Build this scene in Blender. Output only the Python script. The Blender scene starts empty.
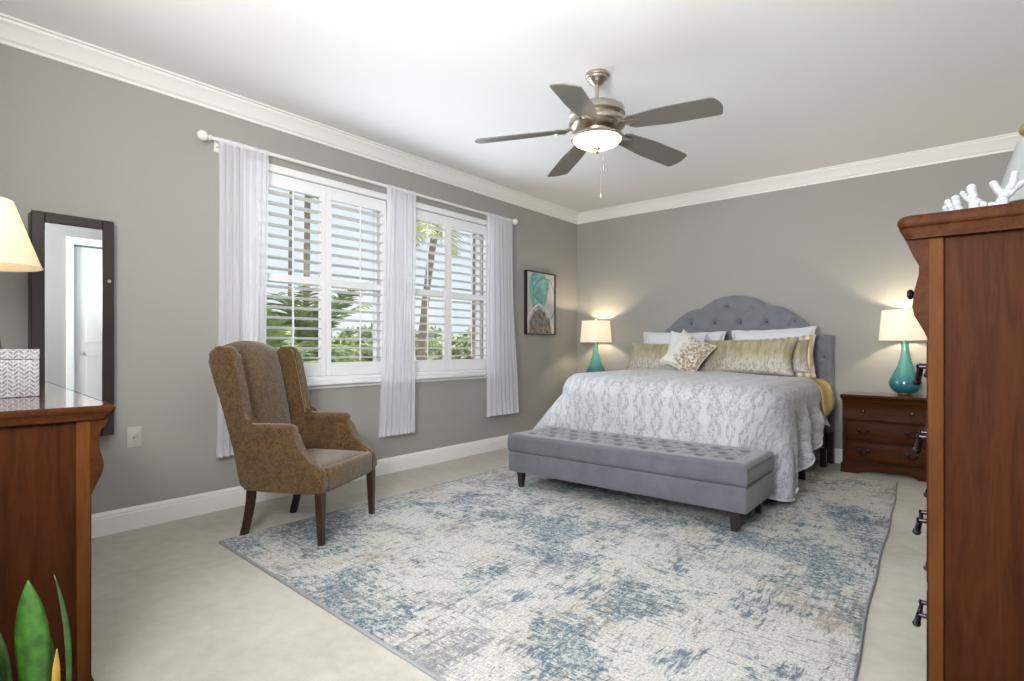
import bpy, bmesh, math, random
from mathutils import Vector, Matrix, noise
random.seed(7)
PI = math.pi
SC = bpy.context.scene
COL = SC.collection

# ------------------------------------------------------------------ camera
FPX = 549.0
CAM_X, CAM_H = 3.89, 1.10
YAW = math.atan((968 - 512) / FPX)            # view turned left of +Y
cam_d = bpy.data.cameras.new('camera')
cam_d.sensor_width = 36.0
cam_d.lens = 36.0 * FPX / 1024.0
cam_d.shift_y = 6.5 / 1024.0
cam_d.clip_start = 0.02
cam_d.clip_end = 500
cam = bpy.data.objects.new('camera', cam_d)
cam.location = (CAM_X, 0.0, CAM_H)
cam.rotation_euler = (PI / 2, 0, YAW)
COL.objects.link(cam)
SC.camera = cam

# ------------------------------------------------------------------ view
SC.view_settings.view_transform = 'Standard'
SC.view_settings.look = 'None'
SC.view_settings.gamma = 1.0
SC.view_settings.exposure = 0.0
SC.view_settings.use_curve_mapping = False

# ------------------------------------------------------------------ world: bright hazy sky with thin cloud
W = bpy.data.worlds.new('sky'); SC.world = W
W.use_nodes = True
wn = W.node_tree.nodes; wl = W.node_tree.links
wn.clear()
wo = wn.new('ShaderNodeOutputWorld'); wb = wn.new('ShaderNodeBackground')
wt = wn.new('ShaderNodeTexCoord'); wz = wn.new('ShaderNodeTexNoise'); wr = wn.new('ShaderNodeValToRGB')
wz.inputs['Scale'].default_value = 3.0; wz.inputs['Detail'].default_value = 4.0
wr.color_ramp.elements[0].position = 0.40; wr.color_ramp.elements[0].color = (0.50, 0.59, 0.68, 1)
wr.color_ramp.elements[1].position = 0.66; wr.color_ramp.elements[1].color = (0.62, 0.65, 0.68, 1)
wl.new(wt.outputs['Generated'], wz.inputs['Vector']); wl.new(wz.outputs['Fac'], wr.inputs['Fac'])
wl.new(wr.outputs['Color'], wb.inputs['Color']); wb.inputs['Strength'].default_value = 1.6
wl.new(wb.outputs['Background'], wo.inputs['Surface'])

# ------------------------------------------------------------------ lights
def add_light(name, kind, loc, energy, color=(1, 1, 1), size=None, size_y=None, target=None, radius=None):
    l = bpy.data.lights.new(name, kind)
    l.energy = energy; l.color = color
    if kind == 'AREA':
        l.shape = 'RECTANGLE'; l.size = size; l.size_y = size_y or size
    if radius is not None: l.shadow_soft_size = radius
    o = bpy.data.objects.new(name, l); o.location = loc
    if target is not None:
        o.rotation_euler = (Vector(target) - Vector(loc)).to_track_quat('-Z', 'Y').to_euler()
    COL.objects.link(o)
    return o
sun = add_light('sun', 'SUN', (10, 6, 20), 7.0, (1.0, 0.96, 0.9), target=(3, 8, 0)); sun.data.angle = 0.01
# added fill lamps out of view: one behind the camera, one lighting the ceiling
add_light('rear_fill', 'AREA', (3.0, -2.2, 1.5), 180, (0.95, 0.97, 1.0), 1.8, 2.2, target=(2.0, 4.0, 1.5))
add_light('bounce_fill', 'AREA', (3.2, -0.35, 1.75), 142, (1.0, 0.99, 0.97), 0.8, 0.8, target=(2.3, 1.1, 2.9))
wl_ = add_light('window_daylight', 'AREA', (0.16, 3.05, 1.62), 30, (0.88, 0.94, 1.0), 2.3, 1.4, target=(3.0, 3.05, 1.75))
wl_.data.spread = PI * 0.9

# ------------------------------------------------------------------ node helpers
class NT:
    def __init__(s, name):
        s.m = bpy.data.materials.new(name); s.m.use_nodes = True
        s.t = s.m.node_tree; s.n = s.t.nodes; s.l = s.t.links
        s.b = s.n['Principled BSDF']; s.out = s.n['Material Output']
    def put(s, sock, v):
        if isinstance(v, (int, float)): sock.default_value = v
        elif isinstance(v, tuple): sock.default_value = v if len(v) == len(sock.default_value) else tuple(v) + (1,)
        else: s.l.new(v, sock)
    def coord(s, kind='Object', scale=(1, 1, 1), rot=(0, 0, 0), loc=(0, 0, 0)):
        c = s.n.new('ShaderNodeTexCoord'); mp = s.n.new('ShaderNodeMapping')
        mp.inputs['Scale'].default_value = scale; mp.inputs['Rotation'].default_value = rot; mp.inputs['Location'].default_value = loc
        s.l.new(c.outputs[kind], mp.inputs['Vector']); return mp.outputs['Vector']
    def noise(s, vec, scale=5, detail=4, rough=0.55, dist=0.0):
        n = s.n.new('ShaderNodeTexNoise'); s.put(n.inputs['Vector'], vec)
        n.inputs['Scale'].default_value = scale; n.inputs['Detail'].default_value = detail
        n.inputs['Roughness'].default_value = rough; n.inputs['Distortion'].default_value = dist
        return n.outputs['Fac']
    def voro(s, vec, scale=5, feat='F1', rnd=1.0, out='Distance'):
        n = s.n.new('ShaderNodeTexVoronoi'); s.put(n.inputs['Vector'], vec); n.feature = feat
        n.inputs['Scale'].default_value = scale; n.inputs['Randomness'].default_value = rnd
        return n.outputs[out]
    def math(s, op, a, b=0.0, c=None):
        n = s.n.new('ShaderNodeMath'); n.operation = op
        s.put(n.inputs[0], a); s.put(n.inputs[1], b)
        if c is not None: s.put(n.inputs[2], c)
        return n.outputs[0]
    def step(s, v, lo, hi):
        n = s.n.new('ShaderNodeMapRange'); n.interpolation_type = 'SMOOTHSTEP'
        s.put(n.inputs['Value'], v); n.inputs['From Min'].default_value = lo; n.inputs['From Max'].default_value = hi
        return n.outputs[0]
    def mix(s, f, a, b):
        n = s.n.new('ShaderNodeMix'); n.data_type = 'RGBA'
        s.put(n.inputs[0], f); s.put(n.inputs[6], a); s.put(n.inputs[7], b)
        return n.outputs[2]
    def xyz(s, vec):
        n = s.n.new('ShaderNodeSeparateXYZ'); s.l.new(vec, n.inputs[0]); return n.outputs
    def bump(s, h, strength=0.3, dist=0.01):
        n = s.n.new('ShaderNodeBump'); n.inputs['Strength'].default_value = strength
        n.inputs['Distance'].default_value = dist; s.put(n.inputs['Height'], h)
        s.l.new(n.outputs[0], s.b.inputs['Normal'])
    def base(s, c, rough=0.6, metal=0.0, spec=0.5, sheen=0.0, coat=0.0):
        s.put(s.b.inputs['Base Color'], c); s.put(s.b.inputs['Roughness'], rough)
        s.b.inputs['Metallic'].default_value = metal; s.b.inputs['Specular IOR Level'].default_value = spec
        s.b.inputs['Sheen Weight'].default_value = sheen; s.b.inputs['Coat Weight'].default_value = coat
        return s.m

def plain(name, c, rough=0.5, metal=0.0, spec=0.5, var=0.05, vs=30, bump=0.0, coat=0.0, sheen=0.0):
    n = NT(name); v = n.noise(n.coord(), vs, 3)
    dark = tuple(x * (1 - var) for x in c); lite = tuple(min(1, x * (1 + var)) for x in c)
    if bump: n.bump(v, bump, 0.004)
    return n.base(n.mix(v, dark, lite), rough, metal, spec, sheen, coat)

M = {}
M['wall'] = plain('wall_paint', (0.335, 0.327, 0.307), 0.8, spec=0.25, var=0.03, vs=60, bump=0.03)
M['ceiling'] = plain('ceiling_paint', (0.82, 0.82, 0.83), 0.9, spec=0.1, var=0.015, vs=40, bump=0.05)
M['trim'] = plain('trim_paint', (0.78, 0.78, 0.76), 0.45, var=0.01)
M['shutter'] = plain('shutter_paint', (0.80, 0.81, 0.83), 0.4, var=0.01)
M['white_metal'] = plain('white_metal', (0.75, 0.74, 0.72), 0.35, var=0.02)
M['plastic'] = plain('wall_plate_plastic', (0.44, 0.42, 0.38), 0.5, var=0.02)
M['nickel'] = plain('brushed_nickel', (0.50, 0.45, 0.38), 0.28, metal=1.0, var=0.06, vs=120)
M['dark_metal'] = plain('aged_bronze', (0.035, 0.028, 0.04), 0.3, metal=0.9, var=0.2)
M['brass'] = plain('brass', (0.55, 0.42, 0.16), 0.3, metal=1.0)
M['espresso'] = plain('espresso_wood', (0.018, 0.010, 0.010), 0.35, var=0.2, vs=20)
M['leg_wood'] = plain('walnut_leg_wood', (0.030, 0.011, 0.007), 0.35, var=0.25, vs=25)
M['mirror'] = plain('mirror_glass', (0.80, 0.85, 0.87), 0.015, metal=1.0, var=0.0)
M['soil'] = plain('soil', (0.04, 0.025, 0.015), 0.95, var=0.4, vs=80, bump=0.6)
M['pot'] = plain('clay_pot', (0.35, 0.13, 0.07), 0.7, var=0.1)
M['coral'] = plain('white_coral', (0.34, 0.36, 0.39), 0.75, var=0.05, vs=200, bump=0.5)
M['dust'] = plain('mattress_ticking', (0.65, 0.63, 0.58), 0.8)
M['box_spring'] = plain('bed_base_fabric', (0.05, 0.045, 0.045), 0.9, var=0.2)

def wood(name, c1, c2, rough=0.5, axis='z', coat=0.0):
    n = NT(name)
    sc = {'z': (9, 9, 0.9), 'x': (0.9, 9, 9), 'y': (9, 0.9, 9)}[axis]
    v = n.noise(n.coord(scale=sc), 3.0, 6, 0.6, 1.2)
    g = n.noise(n.coord(scale=tuple(k * 6 for k in sc)), 4.0, 3, 0.6)
    f = n.step(n.math('ADD', n.math('MULTIPLY', v, 0.8), n.math('MULTIPLY', g, 0.25)), 0.35, 0.72)
    return n.base(n.mix(f, c1, c2), rough, spec=0.06 if coat < 0.1 else 0.5, coat=coat)
M['cherry'] = wood('cherry_wood_panel', (0.028, 0.0078, 0.0022), (0.050, 0.0150, 0.0040))
M['cherry_x'] = wood('cherry_wood_rail', (0.034, 0.010, 0.0032), (0.060, 0.0195, 0.0055), axis='x')
M['cherry_post'] = wood('cherry_wood_post', (0.064, 0.0205, 0.005), (0.102, 0.037, 0.009))
M['cherry_dark'] = wood('cherry_wood_dark', (0.020, 0.007, 0.004), (0.038, 0.013, 0.007), axis='x')
M['cherry_top'] = wood('cherry_wood_top', (0.055, 0.018, 0.014), (0.10, 0.032, 0.02), rough=0.16, axis='x', coat=0.6)
M['blade'] = plain('fan_blade_grey_wood', (0.135, 0.125, 0.11), 0.42, var=0.08, vs=10)

def carpet():
    n = NT('carpet')
    a = n.noise(n.coord(), 1.3, 3); b = n.noise(n.coord(), 260, 2, 0.7); c = n.noise(n.coord(), 14, 4)
    f = n.math('ADD', n.math('MULTIPLY', a, 0.5), n.math('ADD', n.math('MULTIPLY', b, 0.35), n.math('MULTIPLY', c, 0.35)))
    n.bump(b, 0.7, 0.006)
    return n.base(n.mix(n.step(f, 0.35, 0.8), (0.36, 0.345, 0.290), (0.53, 0.51, 0.445)), 0.95, spec=0.1, sheen=0.2)
M['carpet'] = carpet()

def rug_mat():
    n = NT('distressed_rug')
    co = n.coord()
    big = n.noise(co, 1.7, 5, 0.62, 0.5)
    big2 = n.noise(n.coord(loc=(5.3, 2.1, 0)), 2.3, 5, 0.62, 0.5)
    sx = n.noise(n.coord(scale=(9, 60, 1)), 1.0, 8, 0.78, 0.6)
    sy = n.noise(n.coord(scale=(60, 9, 1), loc=(3, 1, 0)), 1.0, 8, 0.78, 0.6)
    fine = n.noise(co, 90, 5, 0.85)
    mid = n.noise(co, 20, 7, 0.82, 0.4)
    cream = n.mix(n.step(fine, 0.38, 0.62), (0.34, 0.345, 0.34), (0.62, 0.61, 0.575))
    gs = n.math('ADD', n.math('MULTIPLY', n.math('MAXIMUM', sx, sy), 0.9), n.math('ADD', n.math('MULTIPLY', big2, 0.6), n.math('MULTIPLY', mid, 0.35)))
    grey = n.step(gs, 0.95, 1.05)
    c1 = n.mix(n.math('MULTIPLY', grey, 0.85), cream, n.mix(n.step(fine, 0.4, 0.6), (0.135, 0.145, 0.175), (0.28, 0.28, 0.31)))
    tn = n.math('ADD', n.math('MULTIPLY', sy, 0.8), n.math('ADD', n.math('MULTIPLY', n.noise(n.coord(loc=(9, 4, 0)), 1.6, 3), 0.7), n.math('MULTIPLY', mid, 0.3)))
    c2 = n.mix(n.math('MULTIPLY', n.step(tn, 0.90, 1.04), 0.6), c1, (0.27, 0.225, 0.16))
    bl = n.math('ADD', n.math('MULTIPLY', sx, 0.55), n.math('ADD', n.math('MULTIPLY', big, 1.0), n.math('MULTIPLY', mid, 0.45)))
    bcol = n.mix(n.step(fine, 0.42, 0.6), (0.012, 0.070, 0.100), (0.11, 0.20, 0.25))
    c3 = n.mix(n.math('MULTIPLY', n.math('MULTIPLY', n.step(bl, 1.01, 1.06), n.step(n.noise(co, 48, 6, 0.85), 0.40, 0.58)), 0.92), c2, bcol)
    b2 = n.math('ADD', n.math('MULTIPLY', sy, 0.75), n.math('ADD', n.math('MULTIPLY', n.noise(n.coord(loc=(1, 8, 0)), 3.0, 4), 0.8), n.math('MULTIPLY', mid, 0.4)))
    c4 = n.mix(n.math('MULTIPLY', n.step(b2, 1.06, 1.16), 0.85), c3, n.mix(fine, (0.03, 0.06, 0.10), (0.14, 0.20, 0.28)))
    dk = n.step(n.math('ADD', n.math('MULTIPLY', n.math('MAXIMUM', sx, sy), 1.0), n.math('MULTIPLY', n.noise(co, 60, 5, 0.8), 0.5)), 0.86, 0.93)
    c5 = n.mix(n.math('MULTIPLY', dk, 0.88), c4, (0.06, 0.075, 0.09))
    n.bump(fine, 0.5, 0.004)
    return n.base(c5, 0.92, spec=0.1)
M['rug'] = rug_mat()
M['rug_edge'] = plain('rug_binding', (0.24, 0.25, 0.26), 0.9, vs=200, var=0.2)

def fabric(name, c1, c2, scale=350, pat=None, rough=0.9, sheen=0.3, bump=0.35):
    n = NT(name); w = n.noise(n.coord(), scale, 2, 0.6); g = n.noise(n.coord(), 9, 4)
    f = n.math('ADD', n.math('MULTIPLY', w, 0.6), n.math('MULTIPLY', g, 0.4))
    n.bump(w, bump, 0.003)
    return n.base(n.mix(n.step(f, 0.35, 0.65), c1, c2), rough, spec=0.15, sheen=sheen)
M['grey_fabric'] = fabric('grey_linen', (0.086, 0.089, 0.108), (0.120, 0.123, 0.145))
M['grey_button'] = fabric('grey_linen_button', (0.065, 0.068, 0.08), (0.085, 0.09, 0.10))
M['headboard_fabric'] = fabric('slate_linen', (0.145, 0.157, 0.172), (0.195, 0.208, 0.225))
M['white_cotton'] = fabric('white_cotton', (0.58, 0.59, 0.62), (0.66, 0.67, 0.69), sheen=0.1)
M['piping'] = fabric('cream_piping', (0.62, 0.56, 0.40), (0.70, 0.65, 0.5))

def chair_mat():
    n = NT('brown_chenille'); co = n.coord()
    v = n.voro(co, 75, 'F1'); z = n.noise(co, 95, 5, 0.75, 1.5); w = n.noise(co, 400, 2); g = n.noise(co, 22, 3)
    f = n.step(n.math('ADD', n.math('MULTIPLY', v, 0.30), n.math('ADD', n.math('MULTIPLY', z, 0.6), n.math('MULTIPLY', g, 0.35))), 0.42, 0.78)
    n.bump(n.math('ADD', z, n.math('MULTIPLY', w, 0.5)), 0.5, 0.003)
    return n.base(n.mix(f, (0.036, 0.019, 0.007), (0.120, 0.068, 0.024)), 0.85, spec=0.15, sheen=0.3)
M['chair'] = chair_mat()
M['chair_piping'] = fabric('tan_piping', (0.20, 0.125, 0.055), (0.28, 0.18, 0.08))

def lattice(n, uv, P, Q, a0, wdt, break_n=0.5):
    s = n.xyz(uv)
    u = n.math('DIVIDE', s[0], P); v = n.math('MULTIPLY', s[1], 2 * PI / Q)
    a = n.math('MULTIPLY', n.math('SINE', v), a0)
    d1 = n.math('ABSOLUTE', n.math('SUBTRACT', n.math('FRACT', n.math('ADD', u, a)), 0.5))
    d2 = n.math('ABSOLUTE', n.math('SUBTRACT', n.math('FRACT', n.math('SUBTRACT', u, a)), 0.5))
    d = n.math('MINIMUM', d1, d2)
    return n.math('SUBTRACT', 1.0, n.step(d, wdt * 0.55, wdt))

def comforter_mat():
    n = NT('silver_damask')
    uv = n.coord('UV'); warp = n.noise(uv, 9, 3)
    wv = n.n.new('ShaderNodeVectorMath'); wv.operation = 'ADD'
    nz = n.n.new('ShaderNodeTexNoise'); nz.inputs['Scale'].default_value = 11; n.l.new(uv, nz.inputs['Vector'])
    sc = n.n.new('ShaderNodeVectorMath'); sc.operation = 'SCALE'; sc.inputs['Scale'].default_value = 0.05
    n.l.new(nz.outputs['Color'], sc.inputs[0]); n.l.new(uv, wv.inputs[0]); n.l.new(sc.outputs[0], wv.inputs[1])
    wuv = wv.outputs[0]
    lat = lattice(n, wuv, 0.145, 0.30, 0.25, 0.15)
    lat2 = lattice(n, wuv, 0.0725, 0.15, 0.22, 0.16)
    wear = n.step(n.noise(n.coord('UV', scale=(1.8, 0.7, 1)), 34, 7, 0.85), 0.43, 0.56)
    patch = n.step(n.noise(n.coord('UV', loc=(3, 1, 0)), 4.2, 4, 0.6), 0.38, 0.60)
    spk = n.step(n.noise(uv, 60, 5, 0.85), 0.48, 0.60)
    lines = n.step(n.noise(n.coord('UV', scale=(70, 3.0, 1)), 1, 5, 0.75), 0.50, 0.62)
    f = n.math('MAXIMUM', n.math('MULTIPLY', n.math('MULTIPLY', lat, wear), 0.56),
               n.math('MAXIMUM', n.math('MULTIPLY', n.math('MULTIPLY', spk, patch), 0.72), n.math('MULTIPLY', n.math('MULTIPLY', lines, wear), 0.45)))
    f = n.math('MAXIMUM', f, n.math('MULTIPLY', n.math('MULTIPLY', lat2, spk), n.math('MULTIPLY', patch, 0.6)))
    n.bump(n.math('ADD', n.noise(uv, 14, 3), n.math('MULTIPLY', lat, 0.4)), 0.4, 0.012)
    r = n.math('SUBTRACT', 0.60, n.math('MULTIPLY', f, 0.25))
    return n.base(n.mix(f, (0.47, 0.475, 0.51), (0.115, 0.105, 0.12)), r, spec=0.35, sheen=0.2)
M['comforter'] = comforter_mat()

def gold_mat(name, white=0.0, flip=False):
    n = NT(name); co = n.coord()
    s = n.xyz(co)
    spk = n.step(n.noise(n.coord(scale=(60, 60, 20)), 1, 5, 0.75), 0.44, 0.60)
    band = n.step(n.math('ADD', s[2], n.math('MULTIPLY', n.noise(co, 7, 3), 0.2)), 0.0 + 0.14, 0.0)
    silver = n.mix(n.math('MULTIPLY', spk, 0.85), (0.52, 0.49, 0.43), (0.19, 0.17, 0.15))
    gold = n.mix(n.step(n.noise(n.coord(scale=(30, 30, 4)), 1, 3), 0.35, 0.65), (0.27, 0.23, 0.14), (0.40, 0.35, 0.24))
    n.bump(n.noise(co, 120, 2), 0.3, 0.003)
    return n.base(n.mix(n.math('MULTIPLY', band, 0.75), gold, silver), 0.42, spec=0.5, sheen=0.2)
M['gold'] = gold_mat('gold_satin_damask')

def filigree(name, c1, c2, sc=34):
    n = NT(name); co = n.coord(); p = n.xyz(co)
    v = n.voro(co, sc, 'SMOOTH_F1'); z = n.noise(co, sc * 1.2, 5, 0.7, 2.0)
    f = n.step(n.math('ADD', n.math('MULTIPLY', v, 0.5), n.math('MULTIPLY', z, 0.9)), 0.62, 0.74)
    side = n.step(n.math('ADD', p[0], n.math('MULTIPLY', n.noise(co, 14, 4), 0.25)), 0.05, 0.12)
    f2 = n.math('MAXIMUM', f, n.math('SUBTRACT', 1.0, side))
    n.bump(f, 0.4, 0.004)
    return n.base(n.mix(f2, c1, c2), 0.5, sheen=0.2)
M['filigree'] = filigree('gold_filigree_cloth', (0.24, 0.18, 0.10), (0.60, 0.58, 0.54), 44)
M['throw_white'] = fabric('throw_pillow_cloth', (0.56, 0.56, 0.58), (0.66, 0.66, 0.67))

def stripes(name):
    n = NT(name); s = n.xyz(n.coord())
    w = n.math('FRACT', n.math('MULTIPLY', s[0], 16))
    return n.base(n.mix(n.step(w, 0.45, 0.52), (0.40, 0.32, 0.19), (0.62, 0.58, 0.51)), 0.5, sheen=0.2)
M['striped'] = stripes('gold_white_stripe')

def yellow():
    n = NT('yellow_quilt'); s = n.xyz(n.coord())
    w = n.math('SINE', n.math('MULTIPLY', s[1], 110)); n.bump(w, 0.8, 0.01)
    return n.base(n.mix(n.step(w, -1, 1), (0.36, 0.23, 0.05), (0.56, 0.42, 0.14)), 0.75, sheen=0.3)
M['yellow'] = yellow()

def sheer():
    n = NT('sheer_voile')
    t = n.n.new('ShaderNodeBsdfTransparent'); tr = n.n.new('ShaderNodeBsdfTranslucent'); di = n.n.new('ShaderNodeBsdfDiffuse')
    wv = n.noise(n.coord(scale=(1, 900, 900)), 1, 1)
    tr.inputs['Color'].default_value = (0.94, 0.94, 0.99, 1); di.inputs['Color'].default_value = (0.90, 0.90, 0.96, 1)
    m1 = n.n.new('ShaderNodeMixShader'); m1.inputs[0].default_value = 0.5
    n.l.new(tr.outputs[0], m1.inputs[1]); n.l.new(di.outputs[0], m1.inputs[2])
    m2 = n.n.new('ShaderNodeMixShader')
    f = n.math('ADD', n.math('MULTIPLY', wv, 0.15), 0.62)
    n.l.new(f, m2.inputs[0]); n.l.new(t.outputs[0], m2.inputs[1]); n.l.new(m1.outputs[0], m2.inputs[2])
    n.l.new(m2.outputs[0], n.out.inputs['Surface']); n.n.remove(n.b); return n.m
M['sheer'] = sheer()

def shade(name, c, e, es):
    n = NT(name); w = n.noise(n.coord(scale=(200, 200, 200)), 1, 2)
    tr = n.n.new('ShaderNodeBsdfTranslucent'); di = n.n.new('ShaderNodeBsdfDiffuse')
    cc = n.mix(w, tuple(x * 0.95 for x in c), c)
    n.l.new(cc, tr.inputs['Color']); n.l.new(cc, di.inputs['Color'])
    m1 = n.n.new('ShaderNodeMixShader'); m1.inputs[0].default_value = 0.45
    n.l.new(tr.outputs[0], m1.inputs[1]); n.l.new(di.outputs[0], m1.inputs[2])
    last = m1.outputs[0]
    if es:
        em = n.n.new('ShaderNodeEmission'); em.inputs['Color'].default_value = tuple(e) + (1,); em.inputs['Strength'].default_value = es
        a = n.n.new('ShaderNodeAddShader'); n.l.new(last, a.inputs[0]); n.l.new(em.outputs[0], a.inputs[1]); last = a.outputs[0]
    n.l.new(last, n.out.inputs['Surface']); n.n.remove(n.b); return n.m
M['shade'] = shade('lamp_shade_linen', (0.93, 0.91, 0.87), (1, 0.85, 0.65), 0.0)
M['shade_cream'] = shade('lamp_shade_cream', (0.84, 0.76, 0.60), (1, 0.8, 0.5), 0.0)
M['shade_cool'] = shade('lamp_shade_white', (0.50, 0.53, 0.53), (1, 1, 1), 0.0)
M['bowl'] = shade('frosted_glass_bowl', (0.9, 0.85, 0.75), (1.0, 0.90, 0.74), 1.6)

def teal_glass():
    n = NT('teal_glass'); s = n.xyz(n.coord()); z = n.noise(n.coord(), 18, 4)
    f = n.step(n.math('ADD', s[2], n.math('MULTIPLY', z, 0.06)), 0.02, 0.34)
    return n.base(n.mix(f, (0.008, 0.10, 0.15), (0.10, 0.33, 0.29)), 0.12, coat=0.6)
M['teal'] = teal_glass()

def basket():
    n = NT('woven_box_pattern'); s = n.xyz(n.coord())
    a = n.math('ADD', n.math('MULTIPLY', s[1], 70), n.math('MULTIPLY', s[2], 0)); b = n.math('MULTIPLY', s[2], 70)
    cell = n.math('FLOOR', a); par = n.math('ABSOLUTE', n.math('SUBTRACT', n.math('MODULO', cell, 2.0), 0.0))
    tri = n.math('ABSOLUTE', n.math('SUBTRACT', n.math('FRACT', n.math('MULTIPLY', a, 0.5)), 0.5))
    w = n.math('FRACT', n.math('ADD', b, n.math('MULTIPLY', tri, 2.0)))
    nz = n.noise(n.coord(), 90, 3)
    f = n.math('MAXIMUM', n.step(w, 0.62, 0.78), n.step(n.math('ABSOLUTE', n.math('SUBTRACT', n.math('FRACT', a), 0.5)), 0.42, 0.48))
    dk = n.mix(n.step(nz, 0.4, 0.6), (0.13, 0.13, 0.15), (0.26, 0.26, 0.27))
    return n.base(n.mix(f, dk, (0.42, 0.415, 0.40)), 0.6)
M['basket'] = basket()

def art():
    n = NT('abstract_painting'); uv = n.coord('UV'); s = n.xyz(uv)
    wz = n.math('MULTIPLY', n.math('SUBTRACT', n.noise(uv, 3.0, 4), 0.5), 0.35)
    u = n.math('ADD', s[0], wz); v = n.math('ADD', s[1], n.math('MULTIPLY', wz, 0.6))
    def ell(cx, cy, rx, ry):
        a = n.math('POWER', n.math('ABSOLUTE', n.math('DIVIDE', n.math('SUBTRACT', u, cx), rx)), 2.0)
        b = n.math('POWER', n.math('ABSOLUTE', n.math('DIVIDE', n.math('SUBTRACT', v, cy), ry)), 2.0)
        return n.math('SQRT', n.math('ADD', a, b))
    e1 = ell(0.42, 0.72, 0.36, 0.36); e2 = ell(0.45, 0.0, 0.42, 0.40); e3 = ell(0.62, 0.55, 0.42, 0.38)
    cream = n.mix(n.noise(uv, 5, 4), (0.42, 0.42, 0.41), (0.62, 0.60, 0.57))
    teal = n.mix(n.step(n.noise(uv, 6, 5, 0.6, 1.5), 0.35, 0.65), (0.10, 0.30, 0.29), (0.26, 0.50, 0.46))
    brown = n.mix(n.step(n.noise(uv, 9, 4), 0.4, 0.6), (0.13, 0.09, 0.07), (0.28, 0.24, 0.21))
    c = n.mix(n.math('SUBTRACT', 1.0, n.step(e1, 0.94, 1.0)), cream, teal)
    c = n.mix(n.math('SUBTRACT', 1.0, n.step(e2, 0.93, 1.0)), c, brown)
    ring = n.math('SUBTRACT', 1.0, n.step(n.math('ABSOLUTE', n.math('SUBTRACT', e3, 1.0)), 0.02, 0.06))
    c = n.mix(n.math('MULTIPLY', ring, 0.8), c, (0.12, 0.22, 0.22))
    r2 = n.math('SUBTRACT', 1.0, n.step(n.math('ABSOLUTE', n.math('SUBTRACT', e2, 1.15)), 0.02, 0.05))
    c = n.mix(r2, c, (0.72, 0.70, 0.68))
    return n.base(c, 0.5)
M['art'] = art()

def leaf_mat(name, c1, c2, sc=30):
    n = NT(name); z = n.noise(n.coord(scale=(1, 1, 1)), sc, 4, 0.7)
    f = n.step(z, 0.35, 0.65)
    return n.base(n.mix(f, c1, c2), 0.45, spec=0.4)
M['snake'] = leaf_mat('snake_leaf', (0.012, 0.058, 0.004), (0.034, 0.125, 0.008), 26)
M['snake_dark'] = leaf_mat('snake_leaf_dark', (0.010, 0.034, 0.007), (0.024, 0.072, 0.012), 26)
M['snake_tip'] = leaf_mat('yellow_leaf', (0.28, 0.17, 0.02), (0.36, 0.24, 0.03))
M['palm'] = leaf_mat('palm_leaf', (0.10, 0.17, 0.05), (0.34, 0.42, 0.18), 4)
M['palm_y'] = leaf_mat('yellow_green_palm_leaf', (0.30, 0.38, 0.10), (0.55, 0.6, 0.28), 4)  # lighter, yellow-green frond colour
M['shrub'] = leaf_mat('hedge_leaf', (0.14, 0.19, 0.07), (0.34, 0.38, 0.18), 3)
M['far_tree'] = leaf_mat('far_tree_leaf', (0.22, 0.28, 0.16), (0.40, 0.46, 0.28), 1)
M['trunk'] = plain('palm_trunk_bark', (0.26, 0.20, 0.16), 0.9, var=0.5, vs=14, bump=0.8)
M['lawn'] = plain('lawn_ground', (0.50, 0.48, 0.38), 0.95, var=0.3, vs=2)
M['sand'] = plain('sandy_path_ground', (0.62, 0.55, 0.44), 0.95, var=0.15, vs=2)
M['stucco'] = plain('outside_stucco', (0.5, 0.45, 0.38), 0.9)

def glass():
    n = NT('window_glass')
    t = n.n.new('ShaderNodeBsdfTransparent'); g = n.n.new('ShaderNodeBsdfGlossy'); g.inputs['Roughness'].default_value = 0.02
    nz = n.noise(n.coord(), 2, 1); t.inputs['Color'].default_value = (0.97, 0.98, 0.98, 1)
    m = n.n.new('ShaderNodeMixShader'); n.l.new(n.math('MULTIPLY', nz, 0.08), m.inputs[0])
    n.l.new(t.outputs[0], m.inputs[1]); n.l.new(g.outputs[0], m.inputs[2]); n.l.new(m.outputs[0], n.out.inputs['Surface'])
    n.n.remove(n.b); return n.m
M['glass'] = glass()

# ------------------------------------------------------------------ mesh helpers
def tag(o, label=None, cat=None, group=None, kind=None):
    if label: o['label'] = label
    if cat: o['category'] = cat
    if group: o['group'] = group
    if kind: o['kind'] = kind
    return o

def empty(name, loc, rz=0, label=None, cat=None, group=None):
    o = bpy.data.objects.new(name, None); COL.objects.link(o)
    o.location = loc; o.rotation_euler = (0, 0, rz); o.empty_display_size = 0.1
    return tag(o, label, cat, group)

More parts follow.
